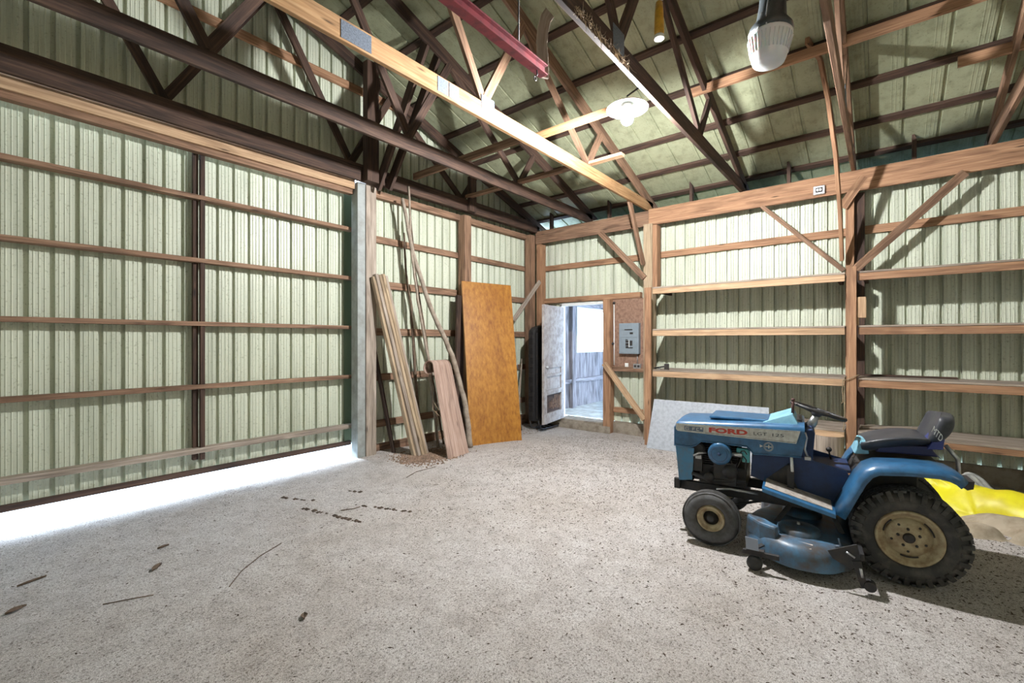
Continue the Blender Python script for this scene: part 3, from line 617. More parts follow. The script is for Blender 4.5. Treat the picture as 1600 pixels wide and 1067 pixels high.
# branches
def branch(pts, r, mat, label):
    P = [V(p) for p in pts]; out = []; 
    for i in range(len(P) - 1):
        for k in range(6): t_ = k / 6; q = P[i].lerp(P[i + 1], t_); out.append(q + V((noise.noise(q * 5) * .012, noise.noise(q * 5 + V((9, 0, 0))) * .012, 0)))
    out.append(P[-1]); n = len(out); rr = [r[0] + (r[1] - r[0]) * i / (n - 1) + noise.noise(out[i] * 9) * .003 for i in range(n)]
    mb = MB(); mb.tube(out, rr, 9); return tag(link('tree_branch', mb, mat), label, 'branch', 'branches leaning on the wall')
branch([(4.40, 4.33, .0), (4.40, 4.42, .55), (4.27, 4.55, 1.25), (4.02, 4.68, 1.85), (3.80, 4.80, 2.6), (3.72, 4.83, 3.05), (3.66, 4.84, 3.3)], (.042, .02), M['bark'], 'thick pale bent branch between toboggan and plywood panel')
branch([(4.12, 4.66, .0), (3.98, 4.70, 1.2), (3.85, 4.76, 2.0), (3.78, 4.80, 2.6), (3.76, 4.84, 3.48)], (.022, .014), M['bark'], 'thin pale straight branch behind the toboggan curl')
branch([(4.03, 4.92, .0), (3.93, 4.94, 1.2), (3.90, 4.96, 1.9), (3.83, 4.98, 2.35), (3.80, 4.99, 2.9)], (.024, .012), M['bark2'], 'thin dark knobbly branch nearest the green wall')
branch([(4.30, 4.75, .0), (4.08, 4.80, 1.2), (3.90, 4.86, 2.3), (3.84, 4.90, 3.1)], (.014, .009), M['bark2'], 'slender dark rod beside the thin pale branch')
# plywood panel
pv = thing('plywood_panel', (4.8, 4.2, 0), 'large orange varnished plywood panel leaning against a post', 'panel')
bl = V((4.45, 4.375, -.01)); br_ = V((5.19, 4.06, -.01)); tl = V((4.775, 4.885, 2.345)); tr = V((5.545, 4.565, 2.325))
nrm = (br_ - bl).cross(tl - bl).normalized(); nrm = nrm if nrm.y > 0 else -nrm
def slab(a, b_, c_, d_, n, t0, t1):
    mb = MB(); q = [a, b_, c_, d_]; vs = [p + n * t0 for p in q] + [p + n * t1 for p in q]
    mb.mesh(vs, [(0, 1, 2, 3), (7, 6, 5, 4), (0, 4, 5, 1), (1, 5, 6, 2), (2, 6, 7, 3), (3, 7, 4, 0)]); return mb
link('plywood_face', slab(bl, br_, tr, tl, nrm, 0, .012), M['plyorange'], pv, .002)
eu = (tl - bl).normalized(); ew = (br_ - bl).normalized()
for p, q, nm in ((bl, tl, 'edge_strip'), (br_ - ew * .022, tr - ew * .022, 'edge_strip')):
    link(nm, slab(p, p + ew * .022, q + ew * .022, q, nrm, .0125, .04), M['wood_new'], pv, .002)
link('edge_strip', slab(tl - eu * .025 + ew * .03, tr - eu * .025 - ew * .03, tr - ew * .03, tl + ew * .03, nrm, .0125, .04), M['wood_new'], pv)
link('edge_strip', slab(bl + ew * .03, br_ - ew * .03, br_ + eu * .025 - ew * .03, bl + eu * .025 + ew * .03, nrm, .0125, .04), M['wood_new'], pv)
# narrow dark door edge behind the panel
mb = MB(); mb.beam((4.62, 4.80, .0), (4.74, 4.88, 2.12), .04, .14, (1, 0, 0)); tag(link('leaning_plank', mb, M['wood_dark'], bevel=.003), 'dark board standing behind the orange plywood panel edge', 'plank')
# stick and rod right of panel
mb = MB(); mb.tube([(5.80, 4.55, -.01), (5.70, 4.75, 1.2), (5.63, 4.98, 2.12)], .014); mb.ball((5.63, 4.98, 2.14), .022); tag(link('metal_rod', mb, M['black']), 'dark rod with a knob leaning beside the plywood panel', 'rod')
ch = thing('pull_chain', (6.15, 4.98, .9), 'short chain with a hook hanging on the green wall near the black sled', 'chain')
mb = MB()
for k in range(9): mb.tube([(6.22 + .008 * math.cos(q), 5.01 + .002 * k % 2, 1.50 - k * .05 + .022 * math.sin(q)) for q in [j * math.pi / 4 for j in range(9)]], .003, 5)
link('chain_links', mb, M['silver'], ch)
mb = MB(); mb.tube([(6.22, 5.0, 1.06), (6.24, 4.99, 1.0), (6.26, 4.98, .95)], .012); link('hook', mb, M['silver'], ch)
mb = MB(); mb.tube([(6.0, 4.78, -.01), (6.17, 4.88, .55), (6.40, 5.01, 1.12)], .016, 8); tag(link('wooden_stick', mb, M['bark']), 'grey stick leaning low on the wall beside the black sled', 'stick')
# grey sheet against the shelves
gs = [V((6.10, 2.56, -.05)), V((6.12, 1.06, -.04)), V((6.235, 1.07, .635)), V((6.225, 2.50, .625))]
gn = (gs[1] - gs[0]).cross(gs[3] - gs[0]).normalized(); gn = gn if gn.x > 0 else -gn
tag(link('sheet_metal_board', slab(*gs, gn, 0, .008), M['galv'], bevel=.001), 'flat light grey sheet leaning against the shelves behind the tractor', 'board')
# stump
st = thing('log_stump', (5.35, .40, 0), 'short upright log behind the tractor steering wheel', 'log')
mb = MB(); rr_ = []
for z in (-.04, .1, .25, .4, .535): rr_.append([(5.36 + .125 * math.cos(q) * (1 + .04 * noise.noise(V((math.cos(q) * 2, math.sin(q) * 2, z)))), .41 + .125 * math.sin(q) * (1 + .05 * noise.noise(V((math.cos(q) * 3, math.sin(q) * 3, z + 3)))), z) for q in [2 * math.pi * k / 28 for k in range(28)]])
mb.loft(rr_, True, False, False); link('bark', mb, M['wood_grey'], st)
mb = MB(); mb.mesh([(p[0], p[1], .536) for p in rr_[-1]], [list(range(28))]); link('sawn_top', mb, M['wood_pale'], st)
# second stump piece under the bench
# ------------------------------------------------------------------ tarps
def cloth(name, poly_fn, nx, ny, mat, label, cat, solid=.004):
    vs = []; 
    for i in range(nx + 1):
        for j in range(ny + 1): vs.append(poly_fn(i / nx, j / ny))
    mb = MB(); mb.mesh(vs, [(i * (ny + 1) + j, (i + 1) * (ny + 1) + j, (i + 1) * (ny + 1) + j + 1, i * (ny + 1) + j + 1) for i in range(nx) for j in range(ny)], True)
    return tag(link(name, mb, mat, solid=solid), label, cat)
def bil(P, u, v): return V(P[0]).lerp(V(P[1]), u).lerp(V(P[3]).lerp(V(P[2]), u), v)
def yfn(u, v):
    p = bil([(5.15, -.20, 0), (4.95, -1.35, 0), (5.75, -1.45, 0), (6.0, .02, 0)], u, v)
    e = min(u, 1 - u, v, 1 - v); h = .06 + .27 * math.exp(-((v - .62 + .35 * u) / .20) ** 2) * (1 - .55 * u) + .07 * noise.noise(V((u * 5, v * 5, 1))) + .03 * abs(noise.noise(V((u * 11, v * 4, 5))))
    edge = V((noise.noise(V((u * 6, v * 6, 2))), noise.noise(V((u * 6, v * 6, 8))), 0)) * .07
    return p + edge + V((0, 0, max(.012, h * min(1, e * 7)) - .03))
cloth('yellow_tarpaulin', yfn, 60, 60, M['yellow'], 'crumpled bright yellow tarpaulin behind the tractor rear wheel', 'tarpaulin')
def cfn(u, v):
    p = bil([(4.72, -.32, 0), (4.72, -1.25, 0), (5.20, -1.35, 0), (5.35, -.25, 0)], u, v); e = min(u, 1 - u, v, 1 - v)
    h = .06 + .065 * math.sin(u * 11 + v * 3 + 2 * noise.noise(V((u * 4, v * 3, 0)))) + .05 * noise.noise(V((u * 4, v * 9, 1)))
    return p + V((noise.noise(V((u * 5, v * 5, 4))), noise.noise(V((u * 5, v * 5, 6))), 0)) * .05 + V((0, 0, max(.012, h * min(1, e * 6)) - .02))
cloth('canvas_sheet', cfn, 50, 40, M['canvas'], 'beige folded canvas lying in front of the yellow tarpaulin', 'cloth')
def pfn(u, v):
    p = bil([(5.85, -.30, 0), (5.70, -1.15, 0), (6.05, -1.25, 0), (6.2, -.40, 0)], u, v); e = min(u, 1 - u, v, 1 - v)
    h = .04 + .20 * math.exp(-((u - .32) / .18) ** 2) + .06 * noise.noise(V((u * 8, v * 6, 3)))
    return p + V((noise.noise(V((u * 5, v * 5, 14))), 0, 0)) * .04 + V((0, 0, max(.01, h * min(1, e * 6)) - .045))
cloth('plastic_sheet', pfn, 40, 24, M['plastic_clear'], 'dusty grey plastic sheet bunched behind the yellow tarpaulin', 'plastic sheet')
mb = MB(); mb.beam((5.75, -1.0, .0), (5.60, -2.4, .02), .16, .05, (0, 0, 1)); tag(link('loose_board', mb, M['wood_grey'], bevel=.003), 'grey board lying behind the yellow tarpaulin', 'plank')

# ------------------------------------------------------------------ garden tractor
CX = 3.84
tr_ = thing('garden_tractor', (CX, .40, 0), 'old blue garden tractor with a mower deck and cream rims', 'tractor')
def part(name, mb, mat, par=None, **k): return link(name, mb, mat, par or tr_, **k)
# hood
HX0, HX1 = 3.585, 4.095
side = [(1.262, .655), (1.262, .79), (1.245, .822), (.385, .872), (.372, .83), (.405, .672), (.70, .655), (.74, .70), (1.06, .702), (1.105, .665), (1.13, .650)]
def hood_ring(y):
    t_ = (1.262 - y) / .88; zt = .835 + .048 * t_; w_ = (HX1 - HX0) / 2
    if y > 1.23: k = math.sqrt(max(0, 1 - ((y - 1.23) / .034) ** 2)); zt = .79 + (zt - .79) * k
    r = .045; out = []
    out.append((CX - w_, y, zt - r))
    for q in (15, 40, 65, 90): out.append((CX - w_ + r - r * math.cos(math.radians(q)), y, zt - r + r * math.sin(math.radians(q))))
    out.append((CX - .06, y, zt + .008)); out.append((CX + .06, y, zt + .008))
    for q in (90, 65, 40, 15): out.append((CX + w_ - r + r * math.cos(math.radians(q)), y, zt - r + r * math.sin(math.radians(q))))
    out.append((CX + w_, y, zt - r)); return out
mb = MB(); mb.loft([hood_ring(y) for y in (1.264, 1.258, 1.245, 1.23, 1.1, .9, .7, .5, .40, .385)], False, False, True)
for x0, x1 in ((HX0 - .001, HX0 + .003), (HX1 - .003, HX1 + .001)):
    mb.prism([(1.264, .655), (1.264, .79), (.385, .84), (.375, .80), (.405, .672), (.70, .655), (.74, .70), (1.06, .702), (1.105, .668), (1.13, .655)], 0, x0, x1)
mb.box((HX0, 1.258, .655), (HX1, 1.264, .792)); hood = part('hood', mb, M['blue'])
mb = MB(); mb.tube([(HX0 - .004, 1.262, .652), (HX0 - .004, 1.135, .652), (HX0 - .004, 1.10, .668), (HX0 - .004, 1.06, .702), (HX0 - .004, .745, .70), (HX0 - .004, .70, .655), (HX0 - .004, .405, .670)], .006, 8)
part('hood_lip', mb, M['blue'], hood)
mb = MB(); mb.box((CX - .16, .60, .862), (CX + .16, 1.02, .884)); part('hood_bulge', mb, M['blue'], hood, bevel=.012)
# decal strip
DX = HX0 - .0035
def dp(y, z): return (DX, y, z)
mb = MB(); mb.prism([(1.250, .775), (1.250, .818), (.41, .842), (.435, .755), (1.10, .760), (1.235, .762)], 0, DX, HX0 - .0005); strip = part('decal_strip', mb, M['decal'])
mb = MB(); mb.box((DX - .001, 1.045, .772), (DX, 1.185, .806)); badge = part('badge_plate', mb, simple('badge_blue_grey', (.10, .13, .18), .5), strip)
mb = MB()
for y0, y1, z0, z1 in ((1.150, 1.178, .777, .781), (1.150, 1.178, .796, .800), (1.172, 1.178, .777, .800), (1.150, 1.155, .777, .789), (1.158, 1.165, .787, .791), (1.120, 1.125, .778, .797), (1.105, 1.125, .795, .799), (1.108, 1.125, .786, .790), (1.075, 1.095, .777, .781), (1.090, 1.095, .777, .799), (1.075, 1.095, .795, .799), (1.052, 1.067, .790, .803)):
    mb.box((DX - .002, y0, z0), (DX - .0012, y1, z1))
part('badge_bars', mb, M['decal'], strip)
def text(s, y0, z0, size, width, mat, par, x=DX, dz=.0, name='lettering', rot=None):
    cu = bpy.data.curves.new('t', 'FONT'); cu.body = s; cu.size = size; cu.extrude = .0006; cu.resolution_u = 3
    if name == 'maker_lettering': cu.offset = .0022
    o = bpy.data.objects.new('t', cu); C.objects.link(o); bpy.context.view_layer.update()
    me = bpy.data.meshes.new_from_object(o.evaluated_get(bpy.context.evaluated_depsgraph_get())); bpy.data.objects.remove(o)
    xs = [v.co.x for v in me.vertices]; x0, x1 = min(xs), max(xs); k = width / (x1 - x0); mb = MB()
    vs = []
    for v in me.vertices:
        a = (v.co.x - x0) * k
        vs.append(rot(a, v.co.y, v.co.z) if rot else (x - .0012 - v.co.z, y0 - a, z0 + v.co.y + dz * a))
    mb.mesh(vs, [list(p.vertices) for p in me.polygons]); return link(name, mb, mat, par)
text('FORD', 1.005, .7765, .047, .265, M['red'], strip, dz=.02, name='maker_lettering')
text('LGT', .700, .788, .030, .085, M['ink'], strip, dz=.02, name='model_lettering'); text('125', .580, .790, .030, .07, M['ink'], strip, dz=.02, name='model_number')
mb = MB(); mb.tube([dp(.425, .762), dp(.405, .835)], .0012, 4); mb.tube([dp(1.03, .822), dp(.43, .838)], .0012, 4); mb.tube([dp(1.03, .768), dp(.44, .762)], .0012, 4); part('pinstripe', mb, M['ink'], strip)
# round emblem
mb = MB(); ec = V((DX, .605, .715))
for r in (.030, .024): mb.tube([ec + V((-.001, r * math.cos(q), r * math.sin(q))) for q in [k * math.pi / 14 for k in range(29)]], .0013, 5)
mb.prism([(.64, .715), (.66, .705), (.66, .725)], 0, DX - .001, DX + .0005); mb.box((DX - .001, .585, .712), (DX + .0005, .625, .718)); mb.box((DX - .001, .60, .703), (DX + .0005, .606, .729)); part('round_emblem', mb, M['decal'], hood)
# front grille block
mb = MB(); mb.prism([(1.255, .645), (1.115, .640), (1.13, .40), (1.228, .385)], 0, HX0 + .01, HX0 + .02); mb.prism([(1.255, .645), (1.115, .640), (1.13, .40), (1.228, .385)], 0, HX1 - .02, HX1 - .01)
mb.prism([(1.255, .645), (1.24, .645), (1.215, .39), (1.228, .385)], 0, HX0 + .02, HX1 - .02); gr = part('grille_housing', mb, simple('grille_blue', (.06, .20, .36), .5, 0, 0, 18, (.09, .17, .24)), bevel=.004)
mb = MB()
for k in range(8): mb.box((HX0 + .05, 1.236 - k * .003, .62 - k * .028), (HX1 - .05, 1.26 - k * .003, .63 - k * .028))
part('grille_bars', mb, M['black'], gr)
for x in (CX - .13, CX + .13):
    mb = MB(); mb.lathe([(0, 0), (.035, .002), (.045, .01), (.05, 0), (.05, -.02)], (x, 1.262, .735), (0, 1, 0), 20); part('headlight', mb, M['chrome'], hood)
# frame
mb = MB(); mb.box((3.66, -.36, .30), (3.70, 1.20, .37)); mb.box((3.98, -.36, .30), (4.02, 1.20, .37)); mb.box((3.66, 1.15, .30), (4.02, 1.21, .40)); mb.box((3.62, 1.19, .31), (3.655, 1.235, .39)); mb.box((3.70, -.36, .32), (3.98, -.33, .37)); part('chassis', mb, M['black'], bevel=.004)
# engine
en = part('engine_block', MB().box((3.66, .74, .37), (4.0, 1.06, .52)), M['black'], bevel=.01)
mb = MB()
for k in range(9): mb.box((3.67, .80, .525 + k * .016), (3.98, 1.04, .532 + k * .016))
mb.box((3.70, .82, .52), (3.95, 1.02, .67)); part('cooling_fins', mb, M['black'], en)
mb = MB(); mb.lathe([(0, 0), (.09, 0), (.10, .015), (.10, .05), (.08, .06), (0, .06)], (3.80, 1.06, .56), (0, 1, 0), 24); part('flywheel_shroud', mb, M['black'], en)
mb = MB(); mb.lathe([(.0, 0), (.045, 0), (.055, .01), (.055, .02), (.04, .03)], (3.625, 1.06, .635), (-1, 0, 0), 20); mb.box((3.61, 1.03, .47), (3.64, 1.10, .60)); mb.box((3.60, .80, .40), (3.66, .95, .56)); mb.tube([(3.60, 1.1, .45), (3.60, .95, .42), (3.62, .74, .44)], .014); mb.lathe([(0, 0), (.05, 0), (.05, .03), (0, .03)], (3.62, .84, .50), (-1, 0, 0)); mb.lathe([(0, 0), (.035, 0), (.035, .035), (0, .035)], (3.62, .98, .44), (-1, 0, 0)); mb.tube([(3.61, .76, .62), (3.60, .80, .52), (3.61, .86, .62)], .006); part('engine_fittings', mb, M['black'], en)
ac = part('air_cleaner', MB().lathe([(.0, .085), (.03, .086), (.06, .082), (.074, .078), (.079, .07), (.079, .01), (.07, 0), (0, 0)], (3.635, .905, .628), (-1, 0, 0), 36), M['blue'])
mb = MB(); mb.tube([(3.553, .905 + .052 * math.cos(q), .628 + .052 * math.sin(q)) for q in [k * math.pi / 16 for k in range(33)]], .002, 6); mb.lathe([(0, 0), (.012, 0), (.01, .012), (0, .012)], (3.553, .905, .628), (-1, 0, 0), 12); part('cover_ring', mb, M['blue_dark'], ac)
part('intake_pipe', MB().tube([(3.60, .83, .632), (3.60, .76, .628)], .016, 14), M['silver'], en); part('exhaust_pipe', MB().tube([(3.60, .93, .36), (3.60, .84, .375), (3.61, .74, .37), (3.62, .66, .365)], .010, 8), M['silver'], en)
mb = MB(); mb.tube([(3.605, 1.0, .615), (3.60, 1.05, .61), (3.60, 1.09, .585)], .009, 8); mb.box((3.60, 1.035, .565), (3.62, 1.075, .60)); part('linkage', mb, M['silver'], en)
mb = MB(); mb.box((3.62, .715, .575), (3.67, .765, .665)); mb.box((3.61, .72, .64), (3.66, .80, .675)); fu = part('fuel_filter', mb, M['teal'], bevel=.008)
mb = MB(); mb.tube([(3.60, .73, .64), (3.59, .745, .665), (3.60, .765, .66), (3.60, .775, .63), (3.60, .75, .62), (3.60, .735, .60), (3.60, .74, .54), (3.60, .735, .50)], .004, 6); part('cable', mb, M['black'], fu)
# firewall and dash tower
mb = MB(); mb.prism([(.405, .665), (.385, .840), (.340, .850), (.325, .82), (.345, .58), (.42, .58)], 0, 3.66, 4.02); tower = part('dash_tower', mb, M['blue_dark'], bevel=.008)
mb = MB(); mb.tube([(3.59, .385, .835), (3.60, .375, .80), (3.61, .385, .72), (3.62, .365, .66)], .008, 8); mb.box((3.59, .35, .652), (3.63, .385, .672)); part('dash_edge', mb, M['silver'], tower)
# side console / foot well panel
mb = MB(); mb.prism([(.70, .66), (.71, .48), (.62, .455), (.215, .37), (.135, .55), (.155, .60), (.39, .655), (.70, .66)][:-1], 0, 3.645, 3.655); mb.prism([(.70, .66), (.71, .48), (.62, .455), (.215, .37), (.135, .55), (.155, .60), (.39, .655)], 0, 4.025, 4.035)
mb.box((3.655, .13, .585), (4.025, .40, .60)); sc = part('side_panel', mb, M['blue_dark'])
mb = MB(); mb.prism([(.62, .47), (.42, .43), (.49, .59)], 0, 3.640, 3.646); mb.box((3.60, .445, .42), (3.64, .485, .60)); part('pedal_bracket', mb, M['black'], sc)
mb = MB(); mb.tube([(3.60, .455, .56), (3.60, .46, .655)], .009, 10); part('clutch_lever', mb, M['white'], sc)
# cowl wedge
mb = MB(); mb.mesh([(3.66, .64, .868), (4.02, .64, .868), (3.66, .455, .945), (4.02, .455, .945), (3.63, .42, .878), (4.05, .42, .878), (3.62, .60, .866), (4.06, .60, .866)], [(0, 1, 3, 2), (2, 3, 5, 4), (0, 2, 4, 6), (1, 7, 5, 3), (0, 6, 7, 1), (6, 4, 5, 7)]); part('dash_cowl', mb, M['blue_light'], bevel=.004)
mb = MB(); mb.box((3.70, .40, .875), (3.98, .44, .90)); mb.tube([(3.70, .445, .89), (3.70, .37, .875)], .007); part('dash_switches', mb, M['black'])
# steering
sw0 = V((CX, .335, .955)); sn = V((.07, -.32, 1)).normalized(); sN = V((1, 0, -.07)).normalized(); sB = sn.cross(sN)
swp = part('steering_wheel', MB().tube([sw0 + (sN * math.cos(q) + sB * math.sin(q)) * .165 for q in [k * math.pi / 20 for k in range(41)]], .012, 10), M['black'])
mb = MB()
for q in (90, 210, 330): mb.tube([sw0 - sn * .02, sw0 + (sN * math.cos(math.radians(q)) + sB * math.sin(math.radians(q))) * .16], [.012, .007], 8)
mb.lathe([(0, .01), (.03, .005), (.035, -.02), (.025, -.04)], sw0, sn, 18); part('spokes', mb, M['vinyl'], swp)
mb = MB(); mb.tube([sw0 - sn * .03, V((CX, .365, .87)), V((CX, .40, .80))], [.018, .03, .022], 12); part('steering_column', mb, M['silver'])
mb = MB(); mb.tube([(3.72, .455, .94), (3.72, .452, 1.03)], .009, 8); mb.ball((3.72, .452, 1.035), .012); part('throttle_rod', mb, simple('dark_rust', (.09, .035, .03), .7))
mb = MB(); mb.tube([(3.95, .225, .60), (3.93, .235, .655)], .005, 8); mb.ball((3.93, .236, .672), .018); part('gear_knob', mb, M['black'])
# fenders
PT = [(.225, .372), (.165, .510), (.120, .610), (.080, .668), (.025, .700), (-.12, .718), (-.25, .722), (-.31, .712), (-.35, .692), (-.375, .668)]
def fender(sg):
    def xx(x): return CX + sg * (CX - x)
    rings = []
    for i, p in enumerate(PT):
        a = V((0, *PT[max(i - 1, 0)])); c = V((0, *PT[min(i + 1, len(PT) - 1)])); t_ = (c - a).normalized(); n = V((0, t_.z, -t_.y)); n = n if n.z > 0 or n.y > 0.5 else n
        if n.z < 0: n = -n
        P = V((0, *p)); f = 1 if i < 8 else 1.0
        rings.append([V((xx(x), 0, 0)) + P + n * d for x, d in ((3.665, 0), (3.52, .004), (3.465, .002), (3.438, -.008), (3.422, -.028), (3.418, -.052))])
    mb = MB(); mb.loft(rings, False, False, True)
    return part('fender', mb, M['blue'], solid=.004, bevel=0)
f1 = fender(-1 * -1); f2 = fender(-1)
mb = MB(); mb.prism([(-.335, .665), (-.40, .672), (-.395, .63), (-.37, .62), (-.35, .635)], 0, 3.45, 3.60); part('tail_lamp_bracket', mb, M['black'])
# foot rests
for sg in (1, -1):
    def xx(x): return CX + sg * (CX - x)
    mb = MB(); rings = []
    for y, z in ((.625, .475), (.60, .467), (.42, .425), (.225, .378)): rings.append([(xx(3.655), y, z + .006), (xx(3.45), y, z), (xx(3.425), y, z - .008), (xx(3.42), y, z - .03)])
    mb.loft(rings, False, False, False); fr_ = part('foot_rest', mb, M['blue'] , solid=.004)
    mb = MB(); mb.loft([[(xx(3.65), y, z + .011), (xx(3.455), y, z + .0045)] for y, z in ((.61, .470), (.42, .425), (.24, .382))], False); part('worn_tread', mb, simple('worn_grit', (.36, .32, .28), .9, 0, 0, 30, (.22, .18, .15)), fr_, solid=.002)
# seat deck, transmission
mb = MB(); mb.prism([(.13, .56), (.10, .63), (.0, .70), (-.30, .705), (-.33, .67), (-.20, .62), (-.20, .45), (.05, .45)], 0, 3.655, 4.025); part('rear_housing', mb, M['black'], bevel=.01)
mb = MB(); mb.prism([(.055, .735), (.02, .79), (-.21, .80), (-.25, .74)], 0, 3.69, 3.99); part('seat_base', mb, simple('seat_base_navy', (.02, .02, .07), .45), bevel=.01)
mb = MB(); mb.prism([(.11, .70), (.075, .79), (.04, .785), (.03, .71)], 0, 3.72, 3.96); part('battery_cover', mb, M['blue_light'], bevel=.006)
mb = MB(); mb.box((3.66, -.24, .22), (4.02, .0, .46)); mb.tube([(3.62, -.12, .29), (4.06, -.12, .29)], .035); part('rear_axle', mb, M['black'], bevel=.01)
# seat
def seat_pt(u, v):    # u across -1..1, v front 0..1 back
    y = .135 - .36 * v; z = .832 - .030 * (1 - v) ** 2 * 2.2 + .012 * math.sin(v * math.pi)
    z += .022 * abs(u) ** 2.5 - .05 * max(0, v < .12) * 0
    x = CX + u * (.215 - .03 * (2 * v - 1) ** 2 - .02 * (1 - v))
    return V((x, y, z))
mb = MB(); rings = []
for k in range(13):
    v = k / 12; top_ = [seat_pt(u / 5, v) for u in range(-5, 6)]; th = (.085 - .035 * v) * math.sin(math.pi * (.12 + .76 * v)) ** .5
    bot = [p - V((0, 0, th)) for p in reversed(top_[1:-1])]
    rings.append(top_ + [p + V(((CX - p.x) * .05, 0, 0)) for p in bot])
mb.loft(rings, True, True, True); part('seat_cushion', mb, M['vinyl'], sub=1)
mb = MB(); rings = []
for k in range(9):
    v = k / 8; z = .825 + .180 * v; y = -.215 - .065 * v; w_ = .185 * (1 - .10 * abs(2 * v - 1) ** 3); row = []
    for u in range(-5, 6): s_ = u / 5; row.append(V((CX + s_ * w_, y + .035 * s_ * s_, z - .012 * s_ * s_ * v)))
    bk = [p + V((0, -.085 * (1 - .35 * abs(2 * v - 1) ** 2), -.004)) for p in reversed(row)]
    rings.append(row + bk)
mb.loft(rings, True, True, True); bk_ = part('backrest', mb, M['vinyl'], sub=1)
mb = MB(); mb.prism([(-.19, .785), (-.215, .83), (-.235, .88), (-.275, .87), (-.265, .79)], 0, CX - .165, CX + .10); part('backrest_bracket', mb, M['seatblue'], bevel=.006)
def brot(a, h, t_):
    v = .42 + (h - a * .45) / .18; return V((CX - .187 - t_, -.180 - .065 * v - a * .47, .825 + .18 * v))
def brot_old(a, h, t_):
    s_ = -.80 + a / .15 * .72; w_ = .185; v = .62 + (h + a * -.25) / .185; z = .855 + .185 * v
    return V((CX + s_ * w_, -.235 - .075 * v + .035 * s_ * s_ + .003 + t_, z))
text('MTD', 0, 0, .052, .135, M['white'], bk_, name='scrawled_letters', rot=brot)
mb = MB(); mb.tube([(3.80, -.30, .80), (3.80, -.355, .72), (3.80, -.36, .60)], .012); part('seat_spring', mb, M['silver'])
